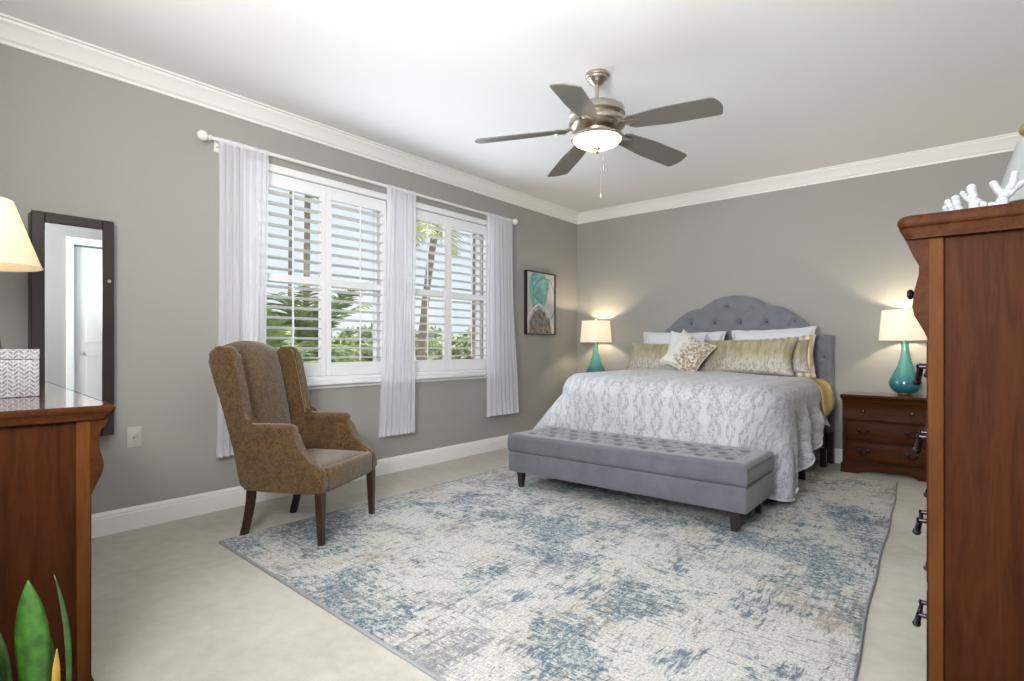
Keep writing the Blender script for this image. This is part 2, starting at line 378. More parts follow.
class B:
    """collects shapes, then builds ONE mesh object"""
    def __init__(s): s.bm = bmesh.new()
    def box(s, x0, y0, z0, x1, y1, z1, bev=0.0, seg=2, mat=None):
        t = bmesh.new(); bmesh.ops.create_cube(t, size=1.0)
        for v in t.verts:
            v.co = Vector(((x0 + x1) / 2 + v.co.x * (x1 - x0), (y0 + y1) / 2 + v.co.y * (y1 - y0), (z0 + z1) / 2 + v.co.z * (z1 - z0)))
        if bev > 0: bmesh.ops.bevel(t, geom=list(t.edges), offset=bev, segments=seg, profile=0.5, affect='EDGES')
        if mat is not None:
            for v in t.verts: v.co = mat @ v.co
        s.merge(t); return s
    def merge(s, t):
        me = bpy.data.meshes.new('tmp'); t.to_mesh(me); t.free(); s.bm.from_mesh(me); bpy.data.meshes.remove(me)
    def grid(s, pts, close_u=False, close_v=False, uvs=None):
        n, m = len(pts), len(pts[0])
        vs = [[s.bm.verts.new(p) for p in row] for row in pts]
        uvl = s.bm.loops.layers.uv.verify() if uvs else None
        for i in range(n if close_u else n - 1):
            for j in range(m if close_v else m - 1):
                idx = [(i, j), ((i + 1) % n, j), ((i + 1) % n, (j + 1) % m), (i, (j + 1) % m)]
                try: f = s.bm.faces.new([vs[a][b] for a, b in idx])
                except ValueError: continue
                if uvs:
                    for l, (a, b) in zip(f.loops, idx): l[uvl].uv = uvs[a][b]
        return vs
    def lathe(s, prof, c=(0, 0), n=32, cap=True):
        rings = [[(c[0] + r * math.cos(2 * PI * k / n), c[1] + r * math.sin(2 * PI * k / n), z) for k in range(n)] for r, z in prof]
        vs = s.grid(rings, close_v=True)
        if cap:
            for row, rev in ((vs[0], True), (vs[-1], False)):
                try: s.bm.faces.new(row[::-1] if rev else row)
                except ValueError: pass
        return s
    def tube(s, path, rad, n=10, cap=True):
        P = [Vector(p) for p in path]
        if isinstance(rad, (int, float)): rad = [rad] * len(P)
        rings = []; up = None
        for i, p in enumerate(P):
            d = (P[min(i + 1, len(P) - 1)] - P[max(i - 1, 0)]).normalized()
            if up is None:
                up = Vector((0, 0, 1)) if abs(d.z) < 0.9 else Vector((1, 0, 0))
            a = d.cross(up).normalized(); b = a.cross(d).normalized(); up = b
            rings.append([tuple(p + (a * math.cos(2 * PI * k / n) + b * math.sin(2 * PI * k / n)) * rad[i]) for k in range(n)])
        vs = s.grid(rings, close_v=True)
        if cap:
            for row in (vs[0], vs[-1]):
                try: s.bm.faces.new(row)
                except ValueError: pass
        return s
    def prism(s, poly, axis, a0, a1, bev=0.0, seg=2):
        """poly: 2D points; axis x -> (y,z), y -> (x,z), z -> (x,y)"""
        t = bmesh.new()
        def mk(p, a): return {'x': (a, p[0], p[1]), 'y': (p[0], a, p[1]), 'z': (p[0], p[1], a)}[axis]
        v0 = [t.verts.new(mk(p, a0)) for p in poly]; v1 = [t.verts.new(mk(p, a1)) for p in poly]
        f0 = t.faces.new(v0); f1 = t.faces.new(v1[::-1]); k = len(poly)
        for i in range(k): t.faces.new([v0[i], v1[i], v1[(i + 1) % k], v0[(i + 1) % k]])
        if bev > 0:
            ed = list(set(list(f0.edges) + list(f1.edges)))
            bmesh.ops.bevel(t, geom=ed, offset=bev, segments=seg, profile=0.5, affect='EDGES')
        s.merge(t); return s
    def build(s, name, mat, parent=None, smooth=True, angle=40, mods=(), loc=None):
        bmesh.ops.recalc_face_normals(s.bm, faces=s.bm.faces)
        me = bpy.data.meshes.new(name); s.bm.to_mesh(me); s.bm.free()
        o = bpy.data.objects.new(name, me); COL.objects.link(o)
        me.materials.append(mat)
        if smooth:
            for p in me.polygons: p.use_smooth = True
            try: me.set_sharp_from_angle(angle=math.radians(angle))
            except Exception: pass
        for k, kw in mods:
            md = o.modifiers.new(k.lower(), k)
            for a, b in kw.items(): setattr(md, a, b)
        if parent is not None: o.parent = parent
        if loc: o.location = loc
        return o

SUB = lambda n=2: ('SUBSURF', {'levels': n, 'render_levels': n})

def struct(name, b, mat, **k):
    o = b.build(name, mat, **k); o['kind'] = 'structure'; return o

def copy_tree(o, parent=None):
    c = o.copy(); COL.objects.link(c)
    if parent is not None: c.parent = parent
    for ch in list(o.children): copy_tree(ch, c)
    return c

# ------------------------------------------------------------------ room shell
H = 2.80; YB = 6.0; XR = 4.35; YN = -2.6; T = 0.2
struct('floor', B().box(-T, YN, -0.15, XR + T, YB + T, 0.0), M['carpet'], smooth=False)
struct('ceiling', B().box(-T, YN, H, XR + T, YB + T, H + 0.15), M['ceiling'], smooth=False)
WZ0, WZ1 = 0.86, 2.38
WA = (1.79, 2.99); WB = (3.11, 4.31)
wb_ = B()
for y0, y1, z0, z1 in [(-0.15, WA[0], 0, H), (WA[0], WA[1], 0, WZ0), (WA[0], WA[1], WZ1, H), (WA[1], WB[0], 0, H),
                       (WB[0], WB[1], 0, WZ0), (WB[0], WB[1], WZ1, H), (WB[1], YB, 0, H)]:
    wb_.box(-T, y0, z0, 0, y1, z1)
bmesh.ops.remove_doubles(wb_.bm, verts=wb_.bm.verts, dist=1e-5)
struct('wall_left', wb_, M['wall'], smooth=False)
struct('wall_back', B().box(-T, YB, 0, XR + T, YB + T, H), M['wall'], smooth=False)
wr_ = B(); wr_.box(XR, YN, 0, XR + T, 1.57, H); wr_.box(XR, 2.39, 0, XR + T, YB, H); wr_.box(XR, 1.57, 2.30, XR + T, 2.39, H)
struct('wall_right', wr_, M['wall'], smooth=False)
wn_ = B(); wn_.box(-T, -0.35, 0, 2.35, -0.15, H); wn_.box(2.15, YN, 0, 2.35, -0.35, H); wn_.box(2.35, YN, 0, XR, YN + 0.15, H)
struct('wall_near', wn_, M['wall'], smooth=False)

def crown(name, axis, a0, a1, pos, sgn):
    pr = [(0, -0.115), (0.012, -0.115), (0.016, -0.10), (0.03, -0.09), (0.055, -0.05), (0.085, -0.025), (0.09, -0.012), (0.105, -0.010), (0.105, 0.0), (0, 0)]
    poly = [(pos + sgn * p, H + q) for p, q in pr]
    struct(name, B().prism(poly, axis, a0, a1), M['trim'], angle=20)
crown('trim_1', 'y', -0.15, YB, 0.0, 1)
crown('trim_2', 'x', 0.0, XR, YB, -1)
crown('trim_3', 'y', YN + 0.15, YB, XR, -1)
crown('trim_4', 'x', 0.0, 2.35, -0.15, 1)
def baseb(name, axis, a0, a1, pos, sgn):
    pr = [(0, 0), (0.018, 0), (0.018, 0.100), (0.013, 0.106), (0.014, 0.118), (0.006, 0.130), (0.004, 0.135), (0, 0.135)]
    struct(name, B().prism([(pos + sgn * p, q) for p, q in pr], axis, a0, a1), M['trim'], angle=20)
baseb('baseboard_left', 'y', -0.15, YB, 0.0, 1)
baseb('baseboard_back', 'x', 0.0, XR, YB, -1)
baseb('baseboard_right', 'y', 2.46, YB, XR, -1)
baseb('baseboard_near', 'x', 0.0, 2.35, -0.15, 1)

# white door in the right wall (seen in the mirror)
d_ = B(); d_.box(XR + 0.03, 1.59, 0.01, XR + 0.07, 2.37, 2.28)
for z0, z1 in ((0.2, 1.0), (1.15, 2.1)):
    for y0, y1 in ((1.69, 1.94), (2.02, 2.27)):
        d_.box(XR + 0.022, y0, z0, XR + 0.032, y1, z1, 0.008, 1)
do = struct('door_1', d_, M['trim'])
B().lathe([(0.0, 0), (0.026, 0.002), (0.028, 0.02), (0.012, 0.035), (0.010, 0.05), (0, 0.05)], n=16).build('door_knob', M['nickel'], do, loc=(XR - 0.03, 1.65, 1.0))
c_ = B(); c_.box(XR - 0.018, 1.50, 0, XR, 1.57, 2.38, 0.004, 1); c_.box(XR - 0.018, 2.39, 0, XR, 2.46, 2.38, 0.004, 1); c_.box(XR - 0.018, 1.57, 2.30, XR, 2.39, 2.38, 0.004, 1)
struct('trim_5', c_, M['trim'])

# windows
for i, (y0, y1) in enumerate((WA, WB)):
    f = B(); x0, x1 = -0.17, -0.11
    f.box(x0, y0, WZ0, x1, y0 + 0.035, WZ1); f.box(x0, y1 - 0.035, WZ0, x1, y1, WZ1)
    f.box(x0, y0 + 0.035, WZ0, x1, y1 - 0.035, WZ0 + 0.04); f.box(x0, y0 + 0.035, WZ1 - 0.04, x1, y1 - 0.035, WZ1)
    f.box(x0, y0 + 0.035, 1.59, x1, y1 - 0.035, 1.635)
    w = struct('window_%d' % (i + 1), f, M['shutter'], smooth=False)
    g = B(); g.box(-0.142, y0 + 0.03, WZ0 + 0.035, -0.138, y1 - 0.03, WZ1 - 0.035)
    g.build('glass', M['glass'], w, smooth=False)
    c = B()   # shutter casing on the wall
    c.box(0, y0 - 0.045, WZ0 - 0.02, 0.032, y0 + 0.012, WZ1 + 0.04, 0.005, 1); c.box(0, y1 - 0.012, WZ0 - 0.02, 0.032, y1 + 0.045, WZ1 + 0.04, 0.005, 1)
    c.box(0, y0 + 0.012, WZ1 - 0.012, 0.032, y1 - 0.012, WZ1 + 0.04, 0.005, 1); c.box(0, y0 + 0.012, WZ0 - 0.02, 0.032, y1 - 0.012, WZ0 + 0.012, 0.005, 1)
    struct('trim_%d' % (6 + i), c, M['shutter'])
s = B(); s.box(0, 1.70, 0.805, 0.075, 4.40, 0.842, 0.008, 2); s.box(0, 1.74, 0.775, 0.02, 4.36, 0.806, 0.003, 1)
struct('trim_8', s, M['shutter'])

# plantation shutters
def shutter(y0, y1, label):
    t = empty('plantation_shutter', (0.0, (y0 + y1) / 2, WZ0 + 0.012), 0, label, 'shutter', 'white plantation shutter panels')
    w = (y1 - y0) / 2; hgt = WZ1 - WZ0 - 0.024; sw = 0.048
    x0, x1 = -0.030, 0.0
    f = B()
    f.box(x0, -w, 0, x1, -w + sw, hgt, 0.003, 1); f.box(x0, w - sw, 0, x1, w, hgt, 0.003, 1)
    lo0, lo1 = 0.105, 0.71; up0, up1 = 0.765, hgt - 0.10
    f.box(x0, -w + sw, 0, x1, w - sw, lo0, 0.003, 1); f.box(x0, -w + sw, lo1, x1, w - sw, up0, 0.003, 1); f.box(x0, -w + sw, up1, x1, w - sw, hgt, 0.003, 1)
    f.build('shutter_frame', M['shutter'], t)
    for a, b, tilt in ((lo0, lo1, math.radians(8)), (up0, up1, math.radians(6))):
        L = B(); n = 8
        for k in range(n):
            zc = a + (b - a) * (k + 0.5) / n
            prof = []
            for q in range(10):
                an = 2 * PI * q / 10; px, pz = 0.042 * math.cos(an), 0.0055 * math.sin(an)
                prof.append((-0.015 + px * math.cos(tilt) - pz * math.sin(tilt), zc + px * math.sin(tilt) + pz * math.cos(tilt)))
            L.prism(prof, 'y', -w + sw + 0.001, w - sw - 0.001)
        L.build('louvers', M['shutter'], t)
        r = B(); r.box(0.030, -0.006, a + 0.02, 0.040, 0.006, b - 0.01, 0.002, 1)
        r.build('tilt_rod', M['shutter'], t)
    return t
g_ = 0.016
ym = (WA[0] + WA[1]) / 2; yn = (WB[0] + WB[1]) / 2
shutter(WA[0] + g_, ym - 0.001, 'white plantation shutter panel nearest the mirror, partly behind the first sheer curtain')
shutter(ym + 0.001, WA[1] - g_, 'white plantation shutter panel just left of the middle sheer curtain')
shutter(WB[0] + g_, yn - 0.001, 'white plantation shutter panel just right of the middle sheer curtain')
shutter(yn + 0.001, WB[1] - g_, 'white plantation shutter panel beside the sheer curtain nearest the painting')

# ------------------------------------------------------------------ curtains
RX, RZ = 0.10, 2.462
t = empty('curtain_rod', (0, 3.03, RZ), 0, 'white metal curtain rod with ball finials above the shuttered windows', 'curtain rod')
B().tube([(RX, -1.53, 0), (RX, 1.53, 0)], 0.0125, 16).build('rod', M['white_metal'], t)
for sg in (-1, 1):
    y = sg * 1.53
    b = B(); pr = [(0.0125, 0), (0.018, 0.004), (0.018, 0.012), (0.012, 0.018), (0.022, 0.026), (0.031, 0.040), (0.034, 0.055), (0.030, 0.071), (0.018, 0.084), (0.0, 0.088)]
    b.grid([[(RX + r * math.cos(2 * PI * k / 18), y + sg * q, r * math.sin(2 * PI * k / 18)) for k in range(18)] for r, q in pr], close_v=True)
    b.build('finial', M['white_metal'], t)
for y in (-1.46, 0.03, 1.46):
    b = B(); b.tube([(0.0, y, -0.02), (RX, y, -0.018)], 0.006, 8); b.box(0, y - 0.015, -0.05, 0.005, y + 0.015, 0.02); b.tube([(RX, y, -0.022), (RX, y, -0.010)], 0.009, 8)
    b.build('bracket', M['white_metal'], t)

def curtain(yt0, yt1, yb0, yb1, ztop, zb, label, ph, folds):
    nu, nv = 150, 40; pts = []
    for i in range(nv + 1):
        s = i / nv; row = []
        z = ztop + (zb - ztop) * s
        for j in range(nu + 1):
            u = j / nu
            y = (yt0 + (yt1 - yt0) * u) * (1 - s ** 1.3) + (yb0 + (yb1 - yb0) * u) * s ** 1.3
            y += 0.012 * math.sin(s * 3 + ph) * (0.2 + s)
            amp = 0.005 + 0.0075 * min(1, s * 1.6)
            if s < 0.02: amp *= 0.6
            w = math.sin(2 * PI * folds * (u + 0.05 * math.sin(5 * u + ph + s)) + ph) + 0.45 * math.sin(2 * PI * folds * 1.9 * u + 2 * ph + 1.5 * s)
            x = RX + 0.008 + amp * w + 0.004 * math.sin(9 * s + 7 * u)
            x = max(x, 0.048) if z < 2.44 else x
            row.append((x - 0.0, y - (yt0 + yt1) / 2, z - RZ))
        pts.append(row)
    t = empty('sheer_curtain', (0, (yt0 + yt1) / 2, RZ), 0, label, 'curtain', 'white sheer curtain panels')
    b = B(); b.grid(pts); b.build('drape', M['sheer'], t, angle=180)
    hb = B(); hb.grid([[(p[0] + 0.0015, p[1], p[2] - dz) for p in pts[-1]] for dz in (-0.055, 0.0)])
    hb.build('hem', M['sheer'], t, angle=180)
    # rod pocket round the rod
    pk = B(); rr = []
    for j in range(61):
        u = j / 60; y = (yt0 + (yt1 - yt0) * u) - (yt0 + yt1) / 2
        r = 0.017 + 0.003 * math.sin(40 * u * PI)
        rr.append([(RX + r * math.cos(2 * PI * k / 12), y, r * math.sin(2 * PI * k / 12)) for k in range(12)])
    pk.grid(rr, close_v=True); pk.build('rod_pocket', M['sheer'], t, angle=180)
curtain(1.535, 1.875, 1.53, 1.83, 2.475, 0.375, 'white sheer curtain hanging behind the wing chair, nearest the mirror', 0.6, 8)
curtain(2.90, 3.215, 2.82, 3.22, 2.475, 0.345, 'white sheer curtain hanging in the middle between the two windows', 2.1, 8)
curtain(4.14, 4.565, 4.12, 4.65, 2.475, 0.385, 'white sheer curtain hanging beside the framed painting', 4.0, 9)

# ------------------------------------------------------------------ painting, wall plate, mirror cabinet
t = empty('framed_painting', (0, 5.180, 1.612), 0, 'black framed abstract painting in teal, grey and brown on the window wall', 'painting')
f = B(); hw, hh, fw = 0.283, 0.365, 0.012
f.box(0, -hw, -hh, 0.042, -hw + fw, hh, 0.002, 1); f.box(0, hw - fw, -hh, 0.042, hw, hh, 0.002, 1)
f.box(0, -hw + fw, -hh, 0.042, hw - fw, -hh + fw, 0.002, 1); f.box(0, -hw + fw, hh - fw, 0.042, hw - fw, hh, 0.002, 1)
f.build('frame', M['espresso'], t)
cv = B(); a, b_ = hw - fw - 0.004, hh - fw - 0.004
cv.box(0.0, -a - 0.004, -b_ - 0.004, 0.030, a + 0.004, b_ + 0.004)
cv.grid([[(0.0315, -a, -b_), (0.0315, a, -b_)], [(0.0315, -a, b_), (0.0315, a, b_)]], uvs=[[(0, 0), (1, 0)], [(0, 1), (1, 1)]])
cv.build('canvas', M['art'], t, smooth=False)

t = empty('wall_plate', (0, 1.097, 0.555), 0, 'beige cable wall plate low on the window wall', 'wall plate')
B().box(0, -0.038, -0.062, 0.007, 0.038, 0.062, 0.003, 2).build('plate', M['plastic'], t)
b = B(); b.tube([(0.006, 0, 0.0), (0.016, 0, 0.0)], 0.006, 12); b.build('socket', M['nickel'], t)
for z in (-0.048, 0.048):
    b = B(); b.tube([(0.006, 0, z), (0.0085, 0, z)], 0.003, 8); b.build('screw', M['nickel'], t)

y0, y1, z0, z1 = 0.605, 0.970, 0.593, 1.822
t = empty('mirror_cabinet', (0, (y0 + y1) / 2, z0), 0, 'tall narrow wall mirror cabinet with dark espresso frame behind the dresser', 'mirror')
hw = (y1 - y0) / 2; hz = z1 - z0; fw = 0.056
B().box(0, -hw + 0.003, 0.003, 0.08, hw - 0.003, hz - 0.003, 0.003, 1).build('cabinet_body', M['espresso'], t)
f = B(); xa, xb = 0.081, 0.103
f.box(xa, -hw, 0, xb, -hw + fw, hz, 0.003, 1); f.box(xa, hw - fw, 0, xb, hw, hz, 0.003, 1)
f.box(xa, -hw + fw, 0, xb, hw - fw, fw, 0.003, 1); f.box(xa, -hw + fw, hz - fw, xb, hw - fw, hz, 0.003, 1)
f.build('door_frame', M['espresso'], t)
B().prism([(0.082, -hw + fw), (0.0945, -hw + fw), (0.0972, hw - fw), (0.082, hw - fw)], 'z', fw, hz - fw).build('mirror_glass', M['mirror'], t, smooth=False)
b = B(); b.tube([(0.102, hw - 0.024, hz - 0.345), (0.108, hw - 0.024, hz - 0.345)], 0.009, 14); b.build('lock', M['nickel'], t)

# ------------------------------------------------------------------ rug
def rug():
    c00, c10, c11, c01 = (0.662, 1.322), (3.64, 1.19), (3.455, 5.37), (0.675, 5.40)
    b = B(); n = 60; pts = []; hgt = 0.012
    for i in range(n + 1):
        row = []
        for j in range(n + 1):
            u, v = i / n, j / n
            x = (c00[0] * (1 - u) + c10[0] * u) * (1 - v) + (c01[0] * (1 - u) + c11[0] * u) * v
            y = (c00[1] * (1 - u) + c10[1] * u) * (1 - v) + (c01[1] * (1 - u) + c11[1] * u) * v
            if u > 0.98: x += 0.006 * math.sin(v * 9 + 1) + 0.003 * math.sin(v * 31)
            row.append((x, y, hgt))
        pts.append(row)
    ob = empty('area_rug', (0, 0, 0), 0, 'large distressed area rug in cream, grey and teal under the bench and bed', 'rug')
    b.grid(pts)
    o = b.build('pile', M['rug'], ob, smooth=False)
    e = B()
    loop = [pts[i][0] for i in range(n)] + [pts[n][j] for j in range(n)] + [pts[n - i][n] for i in range(n)] + [pts[0][n - j] for j in range(n)]
    cx, cy = 2.1, 3.3
    rows = []
    for p in loop:
        dx = 0.006 * (1 if p[0] > cx else -1); dy = 0.006 * (1 if p[1] > cy else -1)
        ex = p[0] + (dx if (abs(p[0] - 0.67) < 0.03 or p[0] > 3.4) else 0); ey = p[1] + (dy if (p[1] < 1.35 or p[1] > 5.3) else 0)
        rows.append([(p[0] - 0.5 * dx, p[1] - 0.5 * dy, 0.0005), (p[0] - 0.5 * dx, p[1] - 0.5 * dy, hgt + 0.001), (p[0], p[1], hgt + 0.0015), (ex, ey, hgt * 0.6), (ex, ey, 0.0005)])
    e.grid(rows, close_u=True, close_v=True)
    e.build('binding', M['rug_edge'], ob)
rug()
RUG = 0.0125

# ------------------------------------------------------------------ wing chair
def wing_chair():
    O = (0.783, 1.791, 0.0); t = empty('wing_chair', O, math.atan2(0.452, 0.892), 'brown patterned high-backed wing chair with dark wood legs by the window', 'armchair')
    up = M['chair']
    # outside side panel incl. wing: outline in local (x,z)
    out = [(-0.245, 0.36), (-0.222, 0.298), (-0.218, 0.293), (-0.20, 0.293), (0.0, 0.29), (0.275, 0.292), (0.292, 0.300), (0.292, 0.40), (0.280, 0.425), (0.240, 0.450), (0.175, 0.505), (0.14, 0.555), (0.12, 0.605), (0.10, 0.635),
           (-0.05, 0.63), (-0.155, 0.64), (-0.185, 0.68), (-0.205, 0.76), (-0.225, 0.87), (-0.255, 1.0), (-0.275, 1.075), (-0.295, 1.10), (-0.34, 1.108), (-0.40, 1.098), (-0.44, 1.075),
           (-0.445, 1.045), (-0.41, 0.93), (-0.355, 0.77), (-0.31, 0.62), (-0.265, 0.47)]
    def chaikin(p):
        q = []
        for i in range(len(p)):
            a, c = p[i], p[(i + 1) % len(p)]
            q += [(a[0] * .75 + c[0] * .25, a[1] * .75 + c[1] * .25), (a[0] * .25 + c[0] * .75, a[1] * .25 + c[1] * .75)]
        return q
    out = chaikin(out)
    for sg in (-1, 1):
        b = B()
        y0, y1 = (0.262, 0.325)
        b.prism(out, 'y', sg * y0, sg * y1, 0.024, 4)
        for v in b.bm.verts:     # wings flare a touch, lower back narrows
            k = max(0, -v.co.x - 0.1)
            v.co.y -= sg * 0.10 * k * (1.15 - v.co.z) * 1.2
        b.build('wing_panel', up, t, angle=60)
        a = B(); rings = []
        xs = [-0.20, -0.17, -0.10, -0.03, 0.03, 0.065, 0.092, 0.106, 0.108]
        for q, x in enumerate(xs):
            k = 1.0 if q < 6 else [0.93, 0.7, 0.02][q - 6]
            sag = 0.006 * math.sin((x + 0.2) * 9)
            rings.append([(x, sg * 0.292 + 0.043 * k * math.cos(2 * PI * m / 20), 0.628 + sag + 0.038 * k * math.sin(2 * PI * m / 20)) for m in range(20)])
        a.grid(rings, close_v=True); a.build('armrest', up, t, angle=80)
        # piping along front edge of wing and arm
        pp = B(); pth = [(x, sg * (0.262 + (0.0045 if x > -0.1 else -0.10 * (-x - 0.1) * (1.15 - z) * 1.2)), z) for x, z in
                         [(0.272, 0.412), (0.234, 0.442), (0.178, 0.492), (0.140, 0.545), (0.118, 0.59)]]
        pp.tube(pth, 0.005, 8); pp.build('piping', M['chair_piping'], t)
        pp = B(); pth = [(x, sg * (0.2665 - 0.10 * (-x - 0.1) * (1.15 - z) * 1.2), z) for x, z in
                         [(-0.195, 0.67), (-0.203, 0.71), (-0.218, 0.77), (-0.237, 0.87), (-0.267, 1.0), (-0.286, 1.06), (-0.305, 1.086)]]
        pp.tube(pth, 0.005, 8); pp.build('piping', M['chair_piping'], t)
    # backrest
    b = B(); ny, nz = 20, 22; front = []; back = []
    for i in range(nz + 1):
        s = i / nz; rf = []; rb = []
        for j in range(ny + 1):
            q = -1 + 2 * j / ny
            zt = 1.088 + 0.052 * math.cos(q * PI / 2) ** 0.8
            z = 0.36 + (zt - 0.36) * s
            hw = 0.262 - 0.05 * (1 - s) * 0.6
            xm = -0.245 - 0.185 * ((z - 0.3) / 0.8)
            rim = (1 - abs(q) ** 6) * (1 - s ** 10)
            th = 0.045 * (rim ** 0.5 if rim > 0 else 0)
            bul = 0.022 * (1 - q * q) * math.sin(PI * min(1, s * 1.05))
            rf.append((xm + th + 0.010 + bul, q * hw, z - (0.0 if s < 1 else 0.0))); rb.append((xm - th * 0.75, q * hw, z))
        front.append(rf); back.append(rb)
    b.grid(front); b.grid(back)
    b.grid([front[-1], back[-1]]); b.grid([[r[0] for r in front], [r[0] for r in back]]); b.grid([[r[-1] for r in front], [r[-1] for r in back]]); b.grid([front[0], back[0]])
    bmesh.ops.remove_doubles(b.bm, verts=b.bm.verts, dist=1e-4)
    b.build('backrest', up, t, angle=75)
    # seat: rounded block with crowned top
    b = B(); n = 16; top = []
    b.box(-0.215, -0.262, 0.29, 0.288, 0.262, 0.405, 0.02, 3)
    b.box(0.10, -0.268, 0.288, 0.296, 0.268, 0.425, 0.026, 4)
    def cush(z0, amp):
        rows = []
        for i in range(n + 1):
            rr = []
            for j in range(n + 1):
                u, v = -1 + 2 * i / n, -1 + 2 * j / n
                e = (max(0, 1 - abs(u) ** 5) * max(0, 1 - abs(v) ** 5)) ** 0.5
                rr.append((0.04 + u * 0.248, v * 0.27 , z0 + amp * e))
            rows.append(rr)
        return rows
    b.grid(cush(0.398, 0.045))
    b.build('seat', up, t, angle=70)
    # legs
    def leg(x, y, zb, rake, back):
        b = B(); rings = []
        for s in [0, 0.25, 0.5, 0.75, 1.0]:
            z = 0.30 + (zb - 0.30) * s
            w = (0.023 - 0.008 * s) if not back else 0.021 - 0.003 * s
            xo = x + rake * (s ** 1.7)
            rings.append([(xo + a * w, y + c * w, z) for a, c in ((-1, -1), (1, -1), (1, 1), (-1, 1))])
        vs = b.grid(rings, close_v=True); b.bm.faces.new(vs[0]); b.bm.faces.new(vs[-1])
        b.build('leg', M['leg_wood'], t, angle=30, mods=[('BEVEL', {'width': 0.003, 'segments': 2})])
    leg(0.268, -0.300, RUG, 0.006, False); leg(0.268, 0.286, RUG, 0.006, False)
    leg(-0.215, -0.235, 0.0, -0.055, True); leg(-0.215, 0.235, 0.0, -0.055, True)
wing_chair()

# ------------------------------------------------------------------ tufted bench
def bench():
    x0, x1, y0, y1 = 1.115, 2.915, 3.285, 3.86
    t = empty('storage_bench', ((x0 + x1) / 2, (y0 + y1) / 2, RUG), 0, 'long grey upholstered bench with button-tufted top at the foot of the bed', 'bench')
    hx, hy = (x1 - x0) / 2, (y1 - y0) / 2
    B().box(-hx + 0.004, -hy + 0.004, 0.120, hx - 0.004, hy - 0.004, 0.272, 0.012, 3).build('base', M['grey_fabric'], t)
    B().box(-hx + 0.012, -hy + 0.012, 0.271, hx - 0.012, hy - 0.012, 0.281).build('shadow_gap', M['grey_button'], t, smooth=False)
    btn = []
    for r in range(3):
        yy = -0.15 + 0.15 * r; n = 9 if r % 2 == 0 else 8
        for k in range(n):
            btn.append(((k - (n - 1) / 2) * 0.19, yy))
    def ht(x, y):
        e = min(1.0, (hx - abs(x)) / 0.030, (hy - abs(y)) / 0.030); e = max(0, e)
        z = 0.382 + 0.028 * math.sqrt(max(0, 1 - (1 - e) ** 2))
        for bx, by in btn:
            d = math.hypot(x - bx, y - by)
            if d < 0.2: z -= 0.026 * math.exp(-(d / 0.028) ** 2)
        # pleats run diagonally between buttons
        a = (x / 0.095 + y / 0.15) / 2; c = (x / 0.095 - y / 0.15) / 2
        for q in (a, c):
            fr = abs(q - round(q))
            if abs(y) < 0.17 and abs(x) < hx - 0.1: z -= 0.010 * max(0, 1 - fr / 0.07) * 0.7
        return z
    nx, ny = 330, 100; b = B(); rows = []
    for i in range(nx + 1):
        x = -hx + 2 * hx * i / nx; rows.append([(x, -hy + 2 * hy * j / ny, ht(x, -hy + 2 * hy * j / ny)) for j in range(ny + 1)])
    b.grid(rows)
    # cushion sides, slightly bulged
    per = [(r[0]) for r in rows] + rows[-1][1:] + [r[-1] for r in rows[::-1]][1:] + rows[0][::-1][1:-1]
    sides = []
    for s in (0, 0.1, 0.3, 0.6, 0.85, 1.0):
        bul = -0.003 + 0.003 * math.sin(PI * s) - (0.005 if s == 1 else 0)
        row = []
        for p in per:
            nx_ = 1 if p[0] >= hx - 1e-6 else (-1 if p[0] <= -hx + 1e-6 else 0); ny_ = 1 if p[1] >= hy - 1e-6 else (-1 if p[1] <= -hy + 1e-6 else 0)
            row.append((p[0] + bul * nx_, p[1] + bul * ny_, p[2] * (1 - s) + 0.280 * s))
        sides.append(row)
    vs = b.grid(sides, close_v=True); b.bm.faces.new(vs[-1])
    bmesh.ops.remove_doubles(b.bm, verts=b.bm.verts, dist=1e-4)
    b.build('seat_cushion', M['grey_fabric'], t, angle=80)
    for bx, by in btn:
        q = B(); q.lathe([(0.0, 0.0), (0.012, 0.001), (0.013, 0.005), (0.008, 0.009), (0.0, 0.0105)], (bx, by), 12)
        for v in q.bm.verts: v.co.z += 0.382
        q.build('button', M['grey_button'], t)
    for sx in (-1, 1):
        for sy in (-1, 1):
            b = B(); rings = []
            cx, cy = sx * (hx - (0.085 if sx > 0 else 0.10)), sy * (hy - 0.05)
            for s, w in ((0, 0.026), (1, 0.017)):
                z = 0.122 * (1 - s); rings.append([(cx + a * w, cy + c * w, z) for a, c in ((-1, -1), (1, -1), (1, 1), (-1, 1))])
            vs = b.grid(rings, close_v=True); b.bm.faces.new(vs[0]); b.bm.faces.new(vs[-1])
            b.build('leg', M['espresso'], t, angle=30, mods=[('BEVEL', {'width': 0.003, 'segments': 2})])
bench()

